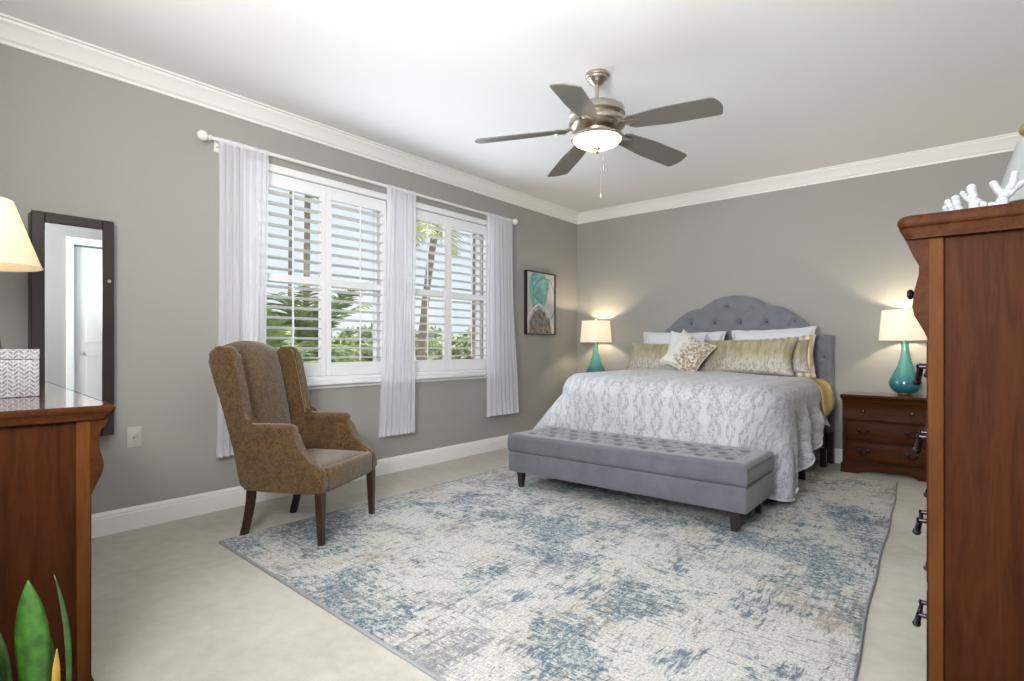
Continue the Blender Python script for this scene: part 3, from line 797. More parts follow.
# ------------------------------------------------------------------ bed
BX0, BX1, BCX = 1.10, 2.90, 2.0
def headz(x):
    d = abs(x - BCX)
    K = [(0, 1.640), (0.08, 1.636), (0.16, 1.618), (0.24, 1.585), (0.30, 1.548), (0.335, 1.524), (0.36, 1.520), (0.42, 1.512), (0.50, 1.482), (0.58, 1.430), (0.66, 1.362), (0.72, 1.305), (0.77, 1.255), (0.80, 1.235), (0.93, 1.205)]
    for (a, za), (b, zb) in zip(K, K[1:]):
        if d <= b: return za + (zb - za) * (d - a) / (b - a)
    return K[-1][1]
def bed():
    t = empty('bed', (BCX, 4.95, 0), 0, 'king bed with a slate grey tufted camelback headboard against the back wall', 'bed')
    ox, oy = BCX, 4.95
    B().box(BX0 + 0.06 - ox, 4.12 - oy, 0.17, BX1 - 0.06 - ox, 5.86 - oy, 0.44, 0.02, 2).build('box_spring', M['box_spring'], t)
    B().box(BX0 + 0.04 - ox, 4.10 - oy, 0.442, BX1 - 0.04 - ox, 5.86 - oy, 0.785, 0.09, 5).build('mattress', M['dust'], t)
    for x, y, zb in ((BX0 + 0.1, 4.15, RUG), (BX1 - 0.06, 4.15, RUG), (BX0 + 0.1, 5.0, RUG), (BX1 - 0.06, 5.0, RUG), (BX0 + 0.1, 5.7, 0), (BX1 - 0.03, 5.7, 0)):
        B().box(x - 0.025 - ox, y - 0.025 - oy, zb, x + 0.025 - ox, y + 0.025 - oy, 0.172, 0.004, 1).build('leg', M['espresso'], t)
    # headboard
    btn = []
    for r, z in enumerate([1.525, 1.352, 1.18, 1.008]):
        for k in range(-4, 5):
            x = BCX - 0.055 + 0.257 * (k + (0.0 if r % 2 == 0 else 0.5))
            if abs(x - BCX) < 0.86 and z < headz(x) - 0.07 and (r or abs(x - BCX) < 0.1): btn.append((x, z))
    nx, nz = 190, 90; fr = []; x0, x1 = 1.07, 2.915
    for i in range(nx + 1):
        x = x0 + (x1 - x0) * i / nx; zt = headz(x); row = []
        for j in range(nz + 1):
            z = 0.30 + (zt - 0.30) * j / nz
            e = min(x - x0, x1 - x, zt - z); k = min(1, max(0, e / 0.035))
            y = 5.905 - 0.045 * math.sqrt(max(0, 1 - (1 - k) ** 2))
            for bx, bz in btn:
                d = math.hypot(x - bx, z - bz)
                if d < 0.16: y += 0.030 * math.exp(-(d / 0.030) ** 2)
            a = ((x - BCX + 0.055) / 0.1285 + (z - 1.525) / 0.173) / 2; c = ((x - BCX + 0.055) / 0.1285 - (z - 1.525) / 0.173) / 2
            if zt - z > 0.09 and abs(x - BCX) < 0.82:
                for q in (a, c): y += 0.009 * max(0, 1 - abs(q - round(q)) / 0.10)
            row.append((x - ox, y - oy, z))
        fr.append(row)
    b = B(); b.grid(fr)
    per = [r[-1] for r in fr]
    per = fr[0][:-1] + per + fr[-1][::-1][1:]
    b.grid([per, [(p[0], 5.975 - oy, p[2]) for p in per]])
    b.grid([[(p[0], 5.975 - oy, p[2]) for p in r] for r in (fr[k] for k in range(0, nx + 1))])
    bmesh.ops.remove_doubles(b.bm, verts=b.bm.verts, dist=1e-4)
    b.build('headboard', M['headboard_fabric'], t, angle=60)
    for bx, bz in btn:
        q = B(); q.tube([(bx - ox, 5.900 - oy, bz), (bx - ox, 5.886 - oy, bz)], [0.014, 0.009], 12)
        q.build('button', M['grey_button'], t)
    for x in (x0 + 0.03, x1 - 0.03):
        B().box(x - 0.03 - ox, 5.90 - oy, 0, x + 0.03 - ox, 5.97 - oy, 0.30, 0.004, 1).build('headboard_post', M['espresso'], t)
bed()

def smooth01(x): x = min(1, max(0, x)); return x * x * (3 - 2 * x)

def comforter():
    xl, xr, yf, yh = BX0 + 0.10, BX1 - 0.13, 4.045, 5.40; R = 0.20; r = 0.150
    # perimeter: left side (head->foot), foot, right side (foot->head)
    pts = []
    def add(x, y, nx, ny, k): pts.append((x, y, nx, ny, k))
    nS, nC, nF = 90, 26, 110
    for i in range(nS): add(xl, yh + (yf + R - yh) * i / nS, -1, 0, 'L')
    for i in range(nC):
        a = PI + (PI / 2) * i / nC; add(xl + R + R * math.cos(a), yf + R + R * math.sin(a), math.cos(a), math.sin(a), 'C')
    for i in range(nF): add(xl + R + (xr - xl - 2 * R) * i / nF, yf, 0, -1, 'F')
    for i in range(nC):
        a = -PI / 2 + (PI / 2) * i / nC; add(xr - R + R * math.cos(a), yf + R + R * math.sin(a), math.cos(a), math.sin(a), 'D')
    for i in range(nS + 1): add(xr, yf + R + (yh - yf - R) * i / nS, 1, 0, 'R')
    ztop = 0.832
    rows, uvs = [], []; L = 0; prev = None
    inn = 16; rnd = 8; drop = 26
    for idx, (x, y, nx, ny, k) in enumerate(pts):
        if prev: L += math.hypot(x - prev[0], y - prev[1])
        prev = (x, y)
        # hem height and flare
        if k == 'L': hem = 0.26 + 0.02 * math.sin(y * 9); fl = 0.27
        elif k == 'C': hem = 0.25; fl = 0.33 - 0.28 * smooth01((-ny - 0.45) / 0.55)
        elif k == 'F': hem = 0.20; fl = 0.05
        elif k == 'D': hem = 0.05 + 0.16 * (1 - nx) ** 1.3; fl = 0.04
        else:
            s = (y - yf) / (yh - yf)
            hem = 0.05 + 0.24 * smooth01(s / 0.5) + 0.14 * smooth01((s - 0.5) / 0.5)
            hem += 0.022 * math.sin(s * 17)
            fl = 0.045 - 0.03 * s
        spx, spy = BCX, min(max(y, yf + 0.75), yh)
        row, ur = [], []
        for j in range(inn):
            f = j / inn; f2 = f
            px, py = spx + (x - spx) * f2, spy + (y - spy) * f2
            puff = 0.014 * noise.noise(Vector((px * 4, py * 4, 0))) + 0.006 * noise.noise(Vector((px * 11, py * 11, 3)))
            zt_ = ztop + 0.034 * (1 - smooth01((px - xl) / (xr - xl))); z = zt_ + 0.018 * (1 - f ** 2.2) + puff * (1 - f ** 8)
            row.append((px, py, z)); ur.append((px, py))
        for j in range(rnd):
            a = (PI / 2) * j / rnd
            ox_ = r * math.sin(a); zt_ = ztop + 0.034 * (1 - smooth01((x - xl) / (xr - xl))); z = zt_ - (r + zt_ - ztop) * (1 - math.cos(a))
            row.append((x + nx * ox_, y + ny * ox_, z)); ur.append((x + nx * a * r, y + ny * a * r))
        zt = ztop - r; tot = zt - hem
        for j in range(drop + 1):
            s = j / drop; z = zt - tot * s
            amp = (0.046 if k in 'RD' else 0.024) * smooth01(s * 1.3)
            if k == 'F': amp = 0.012 * s
            fold = math.sin(L * 2 * PI / 0.42 + 1.6 * s + (0.8 if k in 'RD' else 0)) + 0.35 * math.sin(L * 2 * PI / 0.19 + 2 - 1.5 * s)
            if k == 'D': fold = 0.8 * math.sin(L * 2 * PI / 0.26 + 1.5 * s)
            o = r + fl * (s ** 0.9) + amp * fold
            if k == 'F': o = r + 0.004 * fold * s
            y2 = y + ny * o
            if k in 'CD' or k == 'F': y2 = max(y2, 3.885)
            zz = z + (0.015 * math.sin(L * 2 * PI / 0.33) * s if k in 'LR' else 0)
            yy = y2
            if k == 'R': yy += 0.06 * s * smooth01((y - 4.9) / 0.5)
            row.append((x + nx * o, yy, max(zz, 0.02))); ur.append((x + nx * (0.235 + tot * s), y + ny * (0.235 + tot * s)))
        rows.append(row); uvs.append(ur)
    t = empty('comforter', (BCX, 4.7, 0.80), 0, 'white and silver grey damask comforter draped over the bed to the floor', 'bedding')
    b = B(); b.grid([[(p[0] - BCX, p[1] - 4.7, p[2] - 0.80) for p in r] for r in rows], uvs=uvs)
    bmesh.ops.remove_doubles(b.bm, verts=b.bm.verts, dist=1e-5)
    b.build('cover', M['comforter'], t, angle=180, mods=[('SOLIDIFY', {'thickness': 0.014, 'offset': -1.0})])
    e = B(); hemp = [(r[-1][0] - BCX, r[-1][1] - 4.7, r[-1][2] - 0.80) for r in rows]
    e.tube(hemp, 0.008, 8); e.build('hem_piping', M['comforter'], t)
comforter()

# yellow quilt that shows at the head end
def quilt():
    b = B(); rows = []; y0, y1 = 5.30, 5.72
    prof = [(1.20, 0.808), (2.0, 0.808), (2.70, 0.806), (2.80, 0.804), (2.86, 0.79), (2.90, 0.755), (2.915, 0.71), (2.922, 0.65), (2.928, 0.60), (2.935, 0.55), (2.94, 0.51)]
    for j in range(61):
        y = y0 + (y1 - y0) * j / 60; row = []
        for x, z in prof:
            w = 0.008 * math.sin(y * 95) if z < 0.8 else 0.0
            lift = 0.07 * (j / 60) ** 2 if z < 0.7 else 0
            row.append((x + w - 2.0, y - 5.5, z + lift * (0.8 - z) * 3 - 0.80))
        rows.append(row)
    t = empty('yellow_quilt', (2.0, 5.5, 0.80), 0, 'mustard yellow quilt edge hanging below the pillows on the bed', 'blanket')
    b.grid(rows); b.build('quilt', M['yellow'], t, angle=180, mods=[('SOLIDIFY', {'thickness': 0.012, 'offset': 1.0})])
    e = B(); e.tube([(r[0] + 0.008, r[1], r[2]) for r in rows[-1][2:]], 0.010, 8); e.tube([(r[-1][0], r[-1][1], r[-1][2]) for r in rows], 0.010, 8)
    e.build('piping', M['piping'], t)
quilt()

# pillows: local x across, z up, y thickness
def pillow(name, w, h, th, loc, lean, rz, roll, mat, label, cat='pillow', group=None, flange=0.0, fmat=None, pinch=0.07, piping=None, seed=0):
    t = empty(name, loc, 0, label, cat, group)
    t.rotation_euler = (Matrix.Rotation(rz, 3, 'Z') @ Matrix.Rotation(-lean, 3, 'X') @ Matrix.Rotation(roll, 3, 'Y')).to_euler()
    n = 34; b = B(); rim = []
    def P(u, v, sd):
        x = w / 2 * u * (1 - pinch * (1 - v * v) * abs(u) ** 2); z = h / 2 * v * (1 - pinch * 1.2 * (1 - u * u) * abs(v) ** 2)
        k = max(0, (1 - u * u)) * max(0, (1 - v * v))
        wr = 1 + 0.16 * noise.noise(Vector((u * 2 + seed, v * 2, seed * 1.3)))
        y = sd * th / 2 * (k ** 0.42) * wr
        y += sd * 0.004 * noise.noise(Vector((u * 7, v * 7, seed))) * k
        return (x, y, z)
    for sd in (-1, 1):
        b.grid([[P(-1 + 2 * i / n, -1 + 2 * j / n, sd) for j in range(n + 1)] for i in range(n + 1)])
    bmesh.ops.remove_doubles(b.bm, verts=b.bm.verts, dist=1e-4)
    b.build('cushion', mat, t, angle=180)
    loop = [(-1 + 2 * i / n, -1) for i in range(n)] + [(1, -1 + 2 * i / n) for i in range(n)] + [(1 - 2 * i / n, 1) for i in range(n)] + [(-1, 1 - 2 * i / n) for i in range(n)]
    if flange:
        f = B(); a = [P(u, v, 0) for u, v in loop]; c = []
        for (u, v), p in zip(loop, a):
            fx = flange * (u if abs(u) >= 0.999 or True else 0); fz = flange * v
            s = 1 + 0.12 * math.sin(u * 14 + v * 11)
            c.append((p[0] + flange * (1 if u > .97 else -1 if u < -.97 else u * 0.9), 0.007 * math.sin(u * 15 + v * 17), p[2] + flange * (1 if v > .97 else -1 if v < -.97 else v * 0.9)))
        f.grid([[(p[0] * 0.985, 0, p[2] * 0.97) for p in a], a, c], close_v=True)
        f.build('flange', fmat or mat, t, angle=180, mods=[('SOLIDIFY', {'thickness': 0.005, 'offset': 0})])
    if piping:
        e = B(); pl = [P(u, v, 0) for u, v in loop]; e.tube(pl + pl[:1], 0.006, 8, cap=False); e.build('piping', piping, t)
    return t
Zt = 0.86
G1 = 'white sleeping pillows against the headboard'
pillow('bed_pillow', 0.90, 0.40, 0.15, (1.51, 5.70, 1.06), 0.30, 0, 0.01, M['white_cotton'], 'white sleeping pillow at the back, on the painting side of the bed', group=G1, flange=0.018, seed=1)
pillow('bed_pillow', 0.74, 0.40, 0.15, (2.42, 5.70, 1.075), 0.30, 0, -0.035, M['white_cotton'], 'white sleeping pillow at the back, on the tall chest side of the bed', group=G1, flange=0.018, seed=2)
pillow('striped_sham', 0.78, 0.33, 0.10, (2.405, 5.57, 0.995), 0.30, 0, -0.06, M['gold'], 'gold pillow sham with striped flange behind the long gold pillow, nearest the tall chest', flange=0.04, fmat=M['striped'], seed=3)
G2 = 'long gold damask pillows'
pillow('gold_pillow', 0.86, 0.36, 0.15, (1.42, 5.48, 0.985), 0.42, 0.0, 0.0, M['gold'], 'long gold satin damask pillow on the painting side of the bed', group=G2, pinch=0.11, seed=4)
pillow('gold_pillow', 0.92, 0.38, 0.16, (2.25, 5.44, 1.005), 0.42, -0.03, -0.01, M['gold'], 'long gold satin damask pillow nearest the tall chest', group=G2, pinch=0.10, seed=5)
pillow('throw_pillow', 0.38, 0.38, 0.13, (1.70, 5.36, 1.075), 0.35, 0.1, 0.10, M['throw_white'], 'plain white square throw pillow standing behind the tilted gold and white one', pinch=0.1, seed=6)
pillow('throw_pillow', 0.385, 0.385, 0.14, (1.79, 5.20, 1.035), 0.45, 0.05, 0.50, M['filigree'], 'tilted square throw pillow, white with gold filigree, in front of the bed pillows', pinch=0.1, piping=M['piping'], seed=7)

# ------------------------------------------------------------------ furniture cases with ogee top drawer
def prof_extrude(prof, x0, x1):
    """prof: (y outward, z) closed polygon, extruded along x"""
    b = B(); b.prism(prof, 'x', x0, x1); return b

def pull(parent, x, y, z, knob=False, mat=None, sc=1.0):
    mat = mat or M['dark_metal']
    ds = max(1.0, sc)
    if knob: sc = min(sc, 1.15)
    b = B()
    if knob:
        b.grid([[(x + r * math.cos(2 * PI * k / 16), y + q, z + r * math.sin(2 * PI * k / 16)) for k in range(16)] for r, q in
                [(0.0, 0), (0.012 * sc, 0.0), (0.010 * sc, 0.004), (0.005 * sc, 0.008), (0.006 * sc, 0.014), (0.013 * sc, 0.020), (0.014 * sc, 0.026), (0.009 * sc, 0.032), (0.0, 0.033)]], close_v=True)
        return b.build('knob', mat, parent)
    for s in (-1, 1):     # rosettes
        b.grid([[(x + s * 0.036 * sc + r * sc * math.cos(2 * PI * k / 12), y + q * ds, z + r * sc * math.sin(2 * PI * k / 12)) for k in range(12)] for r, q in
                [(0.0, 0), (0.014, 0.0), (0.012, 0.003), (0.005, 0.005), (0.004, 0.017), (0.0065, 0.020), (0, 0.0225)]], close_v=True)
    pth = []
    for k in range(13):
        a = PI * k / 12; pth.append((x + 0.036 * sc * math.cos(a), y + (0.016 + 0.006 * math.sin(a)) * ds, z - 0.030 * sc * math.sin(a) ** 0.8 if 0 < k < 12 else z))
    b.tube(pth, [0.0035 * sc + 0.0025 * sc * math.sin(PI * k / 12) for k in range(13)], 8)
    b.tube([(x - 0.008 * sc, y + 0.022 * ds, z - 0.031 * sc), (x, y + 0.023 * ds, z - 0.034 * sc), (x + 0.008 * sc, y + 0.022 * ds, z - 0.031 * sc)], [0.003, 0.008 * sc, 0.003], 8)
    return b.build('handle', mat, parent)

def case(name, loc, rz, w, dep, Ht, slab_t, over, so, ogee, drawers, label, cat, group=None, top_pulls=None, psc=1.0, plinth=0.10, two=0.28, pw=0.036):
    t = empty(name, loc, rz, label, cat, group)
    hx, hy = w / 2, dep / 2; rev = 0.010
    zt = Ht - slab_t
    # carcass
    B().box(-hx + 0.012, -hy, plinth - 0.01, hx - 0.012, hy - 0.016, zt, 0.002, 1).build('carcass', M['cherry'], t)
    # side frames: posts and rails, with a recessed panel
    for sg in (-1, 1):
        p = B(); xa, xb = sorted((sg * (hx - 0.012), sg * hx))
        p.box(xa, hy - pw, plinth - 0.01, xb, hy - 0.002, zt, 0.003, 1); p.build('side_post', M['cherry_post'], t)
        p = B(); p.box(xa, -hy, plinth - 0.01, xb, -hy + 0.06, zt, 0.003, 1); p.build('side_post', M['cherry_post'], t)
        p = B(); p.box(xa, -hy + 0.06, plinth - 0.01, xb, hy - pw, plinth + 0.07, 0.002, 1)
        p.build('side_rail', M['cherry'], t)
    # face frame
    f = B(); f.box(-hx + 0.003, hy - 0.016, plinth - 0.01, -hx + 0.03, hy, zt); f.box(hx - 0.03, hy - 0.016, plinth - 0.01, hx - 0.003, hy, zt)
    zs = sorted(set([d[0] for d in drawers] + [d[1] for d in drawers]))
    for za, zb in zip([plinth - 0.01] + [d[1] for d in drawers], [d[0] for d in drawers] + [ogee[-1][1]]):
        if zb - za > 0.002: f.box(-hx + 0.03, hy - 0.016, za, hx - 0.03, hy, zb)
    f.build('face_frame', M['cherry_dark'], t, smooth=False)
    # top: slab with half-round nose, then stepped moulding under it
    nose = slab_t * 0.52; tb = B()
    rad = nose / 2; cs = []
    ring = [(0, 0)] ; layers = []
    for k in range(9):
        a = -PI / 2 + PI * k / 8; layers.append((rad * (math.cos(a) - 1), zt + slab_t - rad + rad * math.sin(a)))
    und = [(-0.020, zt), (-0.019, zt + slab_t * 0.10), (-0.013, zt + slab_t * 0.20), (-0.012, zt + slab_t * 0.34), (-0.005, zt + slab_t * 0.47)]
    prof = und + layers
    rows = []
    cr = 0.022
    for o, z in prof:
        xx = hx + so + (o * so / over if True else o); yy = hy + over + o; yb = -hy
        row = [(-xx, yb, z)]
        for k in range(6): a = PI - (PI / 2) * k / 5; row.append((-xx + cr + cr * math.cos(a), yy - cr + cr * math.sin(a), z))
        for k in range(6): a = PI / 2 - (PI / 2) * k / 5; row.append((xx - cr + cr * math.cos(a), yy - cr + cr * math.sin(a), z))
        row.append((xx, yb, z)); rows.append(row)
    vs = tb.grid(rows, close_v=True); tb.bm.faces.new(vs[0][::-1]); tb.bm.faces.new(vs[-1])
    to = tb.build('top', M['cherry_x'], t, angle=50)
    pl = B(); rr = rows[-1]; vs = pl.grid([[(p[0] * 0.995, p[1] - 0.004 if p[1] > 0 else p[1] + 0.002, p[2] - 0.002) for p in rr], [(p[0] * 0.995, p[1] - 0.004 if p[1] > 0 else p[1] + 0.002, p[2] + 0.0008) for p in rr]], close_v=True)
    pl.bm.faces.new(vs[-1]); pl.bm.faces.new(vs[0][::-1]); pl.build('top_surface', M['cherry_top'], to, smooth=False)
    # ogee drawer under the top
    og = [(hy + d, z) for d, z in ogee]; og = [(hy - 0.016, ogee[0][1])] + og + [(hy - 0.016, ogee[-1][1])]
    od = prof_extrude(og, -hx + 0.001, hx - 0.001).build('ogee_drawer', M['cherry_x'], t, angle=35)
    if top_pulls:
        d_at, z_at = top_pulls
        for sg in (-1, 1): pull(od, sg * w * two, hy + d_at, z_at, True, sc=psc)
    for za, zb in drawers:
        b = B(); b.box(-hx + 0.033, hy - 0.012, za + 0.003, hx - 0.033, hy + 0.003, zb - 0.003, 0.004, 2)
        d = b.build('drawer', M['cherry_x'], t)
        for sg in (-1, 1): pull(d, sg * w * two, hy + 0.003, (za + zb) / 2 + 0.01, sc=psc)
    # plinth with bracket feet
    p = B(); pr = 0.012; fx = hx + pr; ft = 0.13
    poly = [(-fx, 0), (-fx + ft, 0), (-fx + ft + 0.015, 0.022), (-fx + ft + 0.05, 0.038), (-0.06, 0.045), (0, 0.036), (0.06, 0.045), (fx - ft - 0.05, 0.038), (fx - ft - 0.015, 0.022), (fx - ft, 0), (fx, 0),
            (fx, plinth - 0.02), (fx - 0.008, plinth - 0.01), (-fx + 0.008, plinth - 0.01), (-fx, plinth - 0.02)]
    p.prism(poly, 'y', hy - 0.008, hy + pr, 0.003, 1)
    for sg in (-1, 1):
        xa, xb = sorted((sg * (hx - 0.010), sg * fx))
        p.prism([(-hy, 0), (-hy + 0.10, 0), (-hy + 0.13, 0.035), (hy - 0.13, 0.035), (hy - 0.10, 0), (hy - 0.009, 0), (hy - 0.009, plinth - 0.02), (-hy, plinth - 0.02)], 'x', xa, xb)
    p.build('plinth', M['cherry_x'], t)
    return t

# tall chest at the right
case('tall_chest', (4.04, 2.365, 0), PI / 2, 1.01, 0.47, 1.458, 0.064, 0.067, 0.022,
     [(0.046, 1.394), (0.040, 1.374), (0.032, 1.352), (0.018, 1.328), (0.018, 1.300), (0.028, 1.255), (0.033, 1.211), (0.028, 1.185), (0.018, 1.165), (0.006, 1.140), (0.0, 1.124)],
     [(0.15, 0.43), (0.445, 0.70), (0.715, 0.93), (0.945, 1.118)],
     'tall cherry wood chest of drawers at the right edge, carrying white coral', 'chest of drawers', top_pulls=(0.028, 1.262), psc=1.45, two=0.27)
# dresser at the left
DR = math.radians(-4.6)
case('dresser', (1.073, 0.281, 0), DR, 1.60, 0.48, 0.925, 0.040, 0.060, 0.014,
     [(0.040, 0.885), (0.036, 0.872), (0.028, 0.858), (0.020, 0.845), (0.017, 0.825), (0.020, 0.795), (0.027, 0.765), (0.030, 0.745), (0.026, 0.722), (0.014, 0.695), (0.0, 0.662)],
     [(0.12, 0.38), (0.395, 0.655)],
     'wide cherry wood dresser at the left edge, carrying a lamp and patterned box', 'dresser', top_pulls=(0.026, 0.765))
NG = 'cherry wood nightstands beside the bed'
ns = dict(w=0.66, dep=0.37, Ht=0.684, slab_t=0.055, over=0.028, so=0.018)
og = [(0.018, 0.629), (0.016, 0.620), (0.010, 0.610), (0.004, 0.60), (0.003, 0.56), (0.003, 0.50), (0.008, 0.485), (0.008, 0.47), (0.0, 0.465)]
n1 = case('nightstand', (3.365, 5.785, 0), PI, ogee=og, drawers=[(0.11, 0.275), (0.29, 0.455)], label='cherry wood nightstand between the bed and the tall chest', cat='nightstand', group=NG, top_pulls=(0.003, 0.545), psc=0.95, two=0.26, **ns)
n2 = copy_tree(n1); n2.location = (0.44, 5.785, 0); n2.scale = (0.78, 1, 1); n2['label'] = 'cherry wood nightstand in the corner, mostly hidden behind the bed'

# ------------------------------------------------------------------ lamps
def teal_lamp(loc, label):
    t = empty('table_lamp', loc, 0, label, 'lamp', 'teal glass table lamps by the bed')
    B().lathe([(0.0, 0), (0.052, 0), (0.055, 0.006), (0.05, 0.014), (0.0, 0.014)]).build('foot', M['brass'], t)
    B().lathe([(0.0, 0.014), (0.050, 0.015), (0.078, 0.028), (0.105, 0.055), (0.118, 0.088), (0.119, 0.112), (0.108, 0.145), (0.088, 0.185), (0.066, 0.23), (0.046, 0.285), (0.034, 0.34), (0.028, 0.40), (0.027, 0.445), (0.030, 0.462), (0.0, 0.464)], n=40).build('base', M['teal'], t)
    b = B(); b.tube([(0, 0, 0.46), (0, 0, 0.52)], 0.010, 12); b.build('socket', M['brass'], t)
    zb, zt, rb, rt = 0.472, 0.732, 0.190, 0.169
    sh = B(); sh.lathe([(rb - 0.003, zb), (rb, zb), (rb, zb + 0.006), (rt, zt - 0.006), (rt, zt), (rt - 0.003, zt), (rb - 0.003, zb)], n=48, cap=False)
    so = sh.build('lamp_shade', M['shade'], t, angle=30)
    fr = B()
    for k in range(3):
        a = 2 * PI * k / 3 + 0.3; fr.tube([(0.008 * math.cos(a), 0.008 * math.sin(a), zt - 0.012), ((rt - 0.002) * math.cos(a), (rt - 0.002) * math.sin(a), zt - 0.004)], 0.002, 6)
    fr.tube([(0.010, 0, 0.52), (0.06, 0, 0.60), (0.045, 0, 0.70), (0, 0, zt - 0.012), (-0.045, 0, 0.70), (-0.06, 0, 0.60), (-0.010, 0, 0.52)], 0.0018, 6)
    fr.build('harp', M['nickel'], t)
    B().lathe([(0.0, zt - 0.014), (0.008, zt - 0.012), (0.005, zt + 0.004), (0.014, zt + 0.014), (0.011, zt + 0.028), (0, zt + 0.033)], n=16).build('finial', M['white_metal'], t)
    B().lathe([(0.0, 0.52), (0.014, 0.525), (0.018, 0.55), (0.026, 0.57), (0.026, 0.585), (0.018, 0.600), (0, 0.604)], n=20).build('bulb', M['bowl'], t)
    l = add_light('lamp_light', 'POINT', (0, 0, 0.625), 15, (1.0, 0.84, 0.57), radius=0.03); l.parent = t
    return t
teal_lamp((3.475, 5.785, 0.6855), 'teal glass table lamp with white drum shade, on the nightstand near the tall chest')
teal_lamp((0.41, 5.785, 0.6855), 'teal glass table lamp with white drum shade, in the corner below the painting')

def dresser_lamp():
    t = empty('table_lamp', (1.13, 0.30, 0.9265), 0, 'table lamp with cream cone shade standing on the dresser at the left edge', 'lamp')
    B().lathe([(0.0, 0), (0.075, 0), (0.078, 0.010), (0.06, 0.020), (0.0, 0.02)]).build('foot', M['brass'], t)
    B().lathe([(0.0, 0.02), (0.03, 0.022), (0.02, 0.05), (0.045, 0.10), (0.060, 0.16), (0.050, 0.23), (0.022, 0.29), (0.014, 0.33), (0.0, 0.335)], n=32).build('base', M['espresso'], t)
    b = B(); b.tube([(0, 0, 0.33), (0, 0, 0.50)], 0.008, 12); b.build('socket', M['brass'], t)
    zb, zt, rb, rt = 0.472, 0.715, 0.172, 0.090
    B().lathe([(rb - 0.003, zb), (rb, zb), (rt, zt), (rt - 0.003, zt), (rb - 0.003, zb)], n=56, cap=False).build('lamp_shade', M['shade_cream'], t, angle=30)
    tr = B(); tr.tube([(rb * math.cos(2 * PI * k / 56), rb * math.sin(2 * PI * k / 56), zb) for k in range(57)], 0.003, 6, cap=False); tr.build('shade_trim', M['piping'], t)
    fr = B()
    for k in range(3):
        a = 2 * PI * k / 3 + 0.3; fr.tube([(0, 0, zt - 0.02), ((rt - 0.002) * math.cos(a), (rt - 0.002) * math.sin(a), zt - 0.004)], 0.002, 6)
    fr.tube([(0.010, 0, 0.50), (0.05, 0, 0.58), (0, 0, zt - 0.02), (-0.05, 0, 0.58), (-0.010, 0, 0.50)], 0.0018, 6); fr.build('harp', M['nickel'], t)
    B().lathe([(0.0, 0.50), (0.014, 0.505), (0.018, 0.53), (0.028, 0.56), (0.028, 0.58), (0.018, 0.60), (0, 0.606)], n=20).build('bulb', M['bowl'], t)
    l = add_light('lamp_light', 'POINT', (0, 0, 0.63), 4.5, (1.0, 0.86, 0.66), radius=0.03); l.parent = t
dresser_lamp()

def chest_lamp():
    t = empty('table_lamp', (4.050, 2.57, 1.4595), 0, 'unlit lamp with pale cone shade and brass finial behind the coral', 'lamp')
    B().lathe([(0.0, 0), (0.05, 0), (0.052, 0.010), (0.03, 0.018), (0.012, 0.03), (0.010, 0.13), (0.0, 0.13)]).build('base', M['brass'], t)
    zb, zt = 0.13, 0.345
    B().lathe([(0.094, zb), (0.097, zb), (0.030, zt), (0.027, zt), (0.094, zb)], n=40, cap=False).build('lamp_shade', M['shade_cool'], t, angle=30)
    f = B(); f.tube([(0, 0, 0.13), (0, 0, 0.36)], 0.004, 8)
    f.tube([(-0.028, 0, zt - 0.004), (0.028, 0, zt - 0.004)], 0.002, 6); f.build('stem', M['brass'], t)
    B().lathe([(0.0, 0.348), (0.010, 0.350), (0.008, 0.358), (0.022, 0.370), (0.028, 0.385), (0.020, 0.400), (0.008, 0.412), (0.0, 0.425)], n=20).build('finial', M['brass'], t)
chest_lamp()

# ------------------------------------------------------------------ patterned box on the dresser
t = empty('patterned_box', (1.30, 0.275, 0.9265), DR, 'grey and white herringbone patterned box standing on the dresser', 'box')
B().box(-0.06, -0.155, 0, 0.06, 0.155, 0.130, 0.004, 2).build('body', M['basket'], t)
B().box(-0.0603, -0.1553, 0.1303, 0.0603, 0.1553, 0.166, 0.002, 1).build('lid', M['basket'], t)

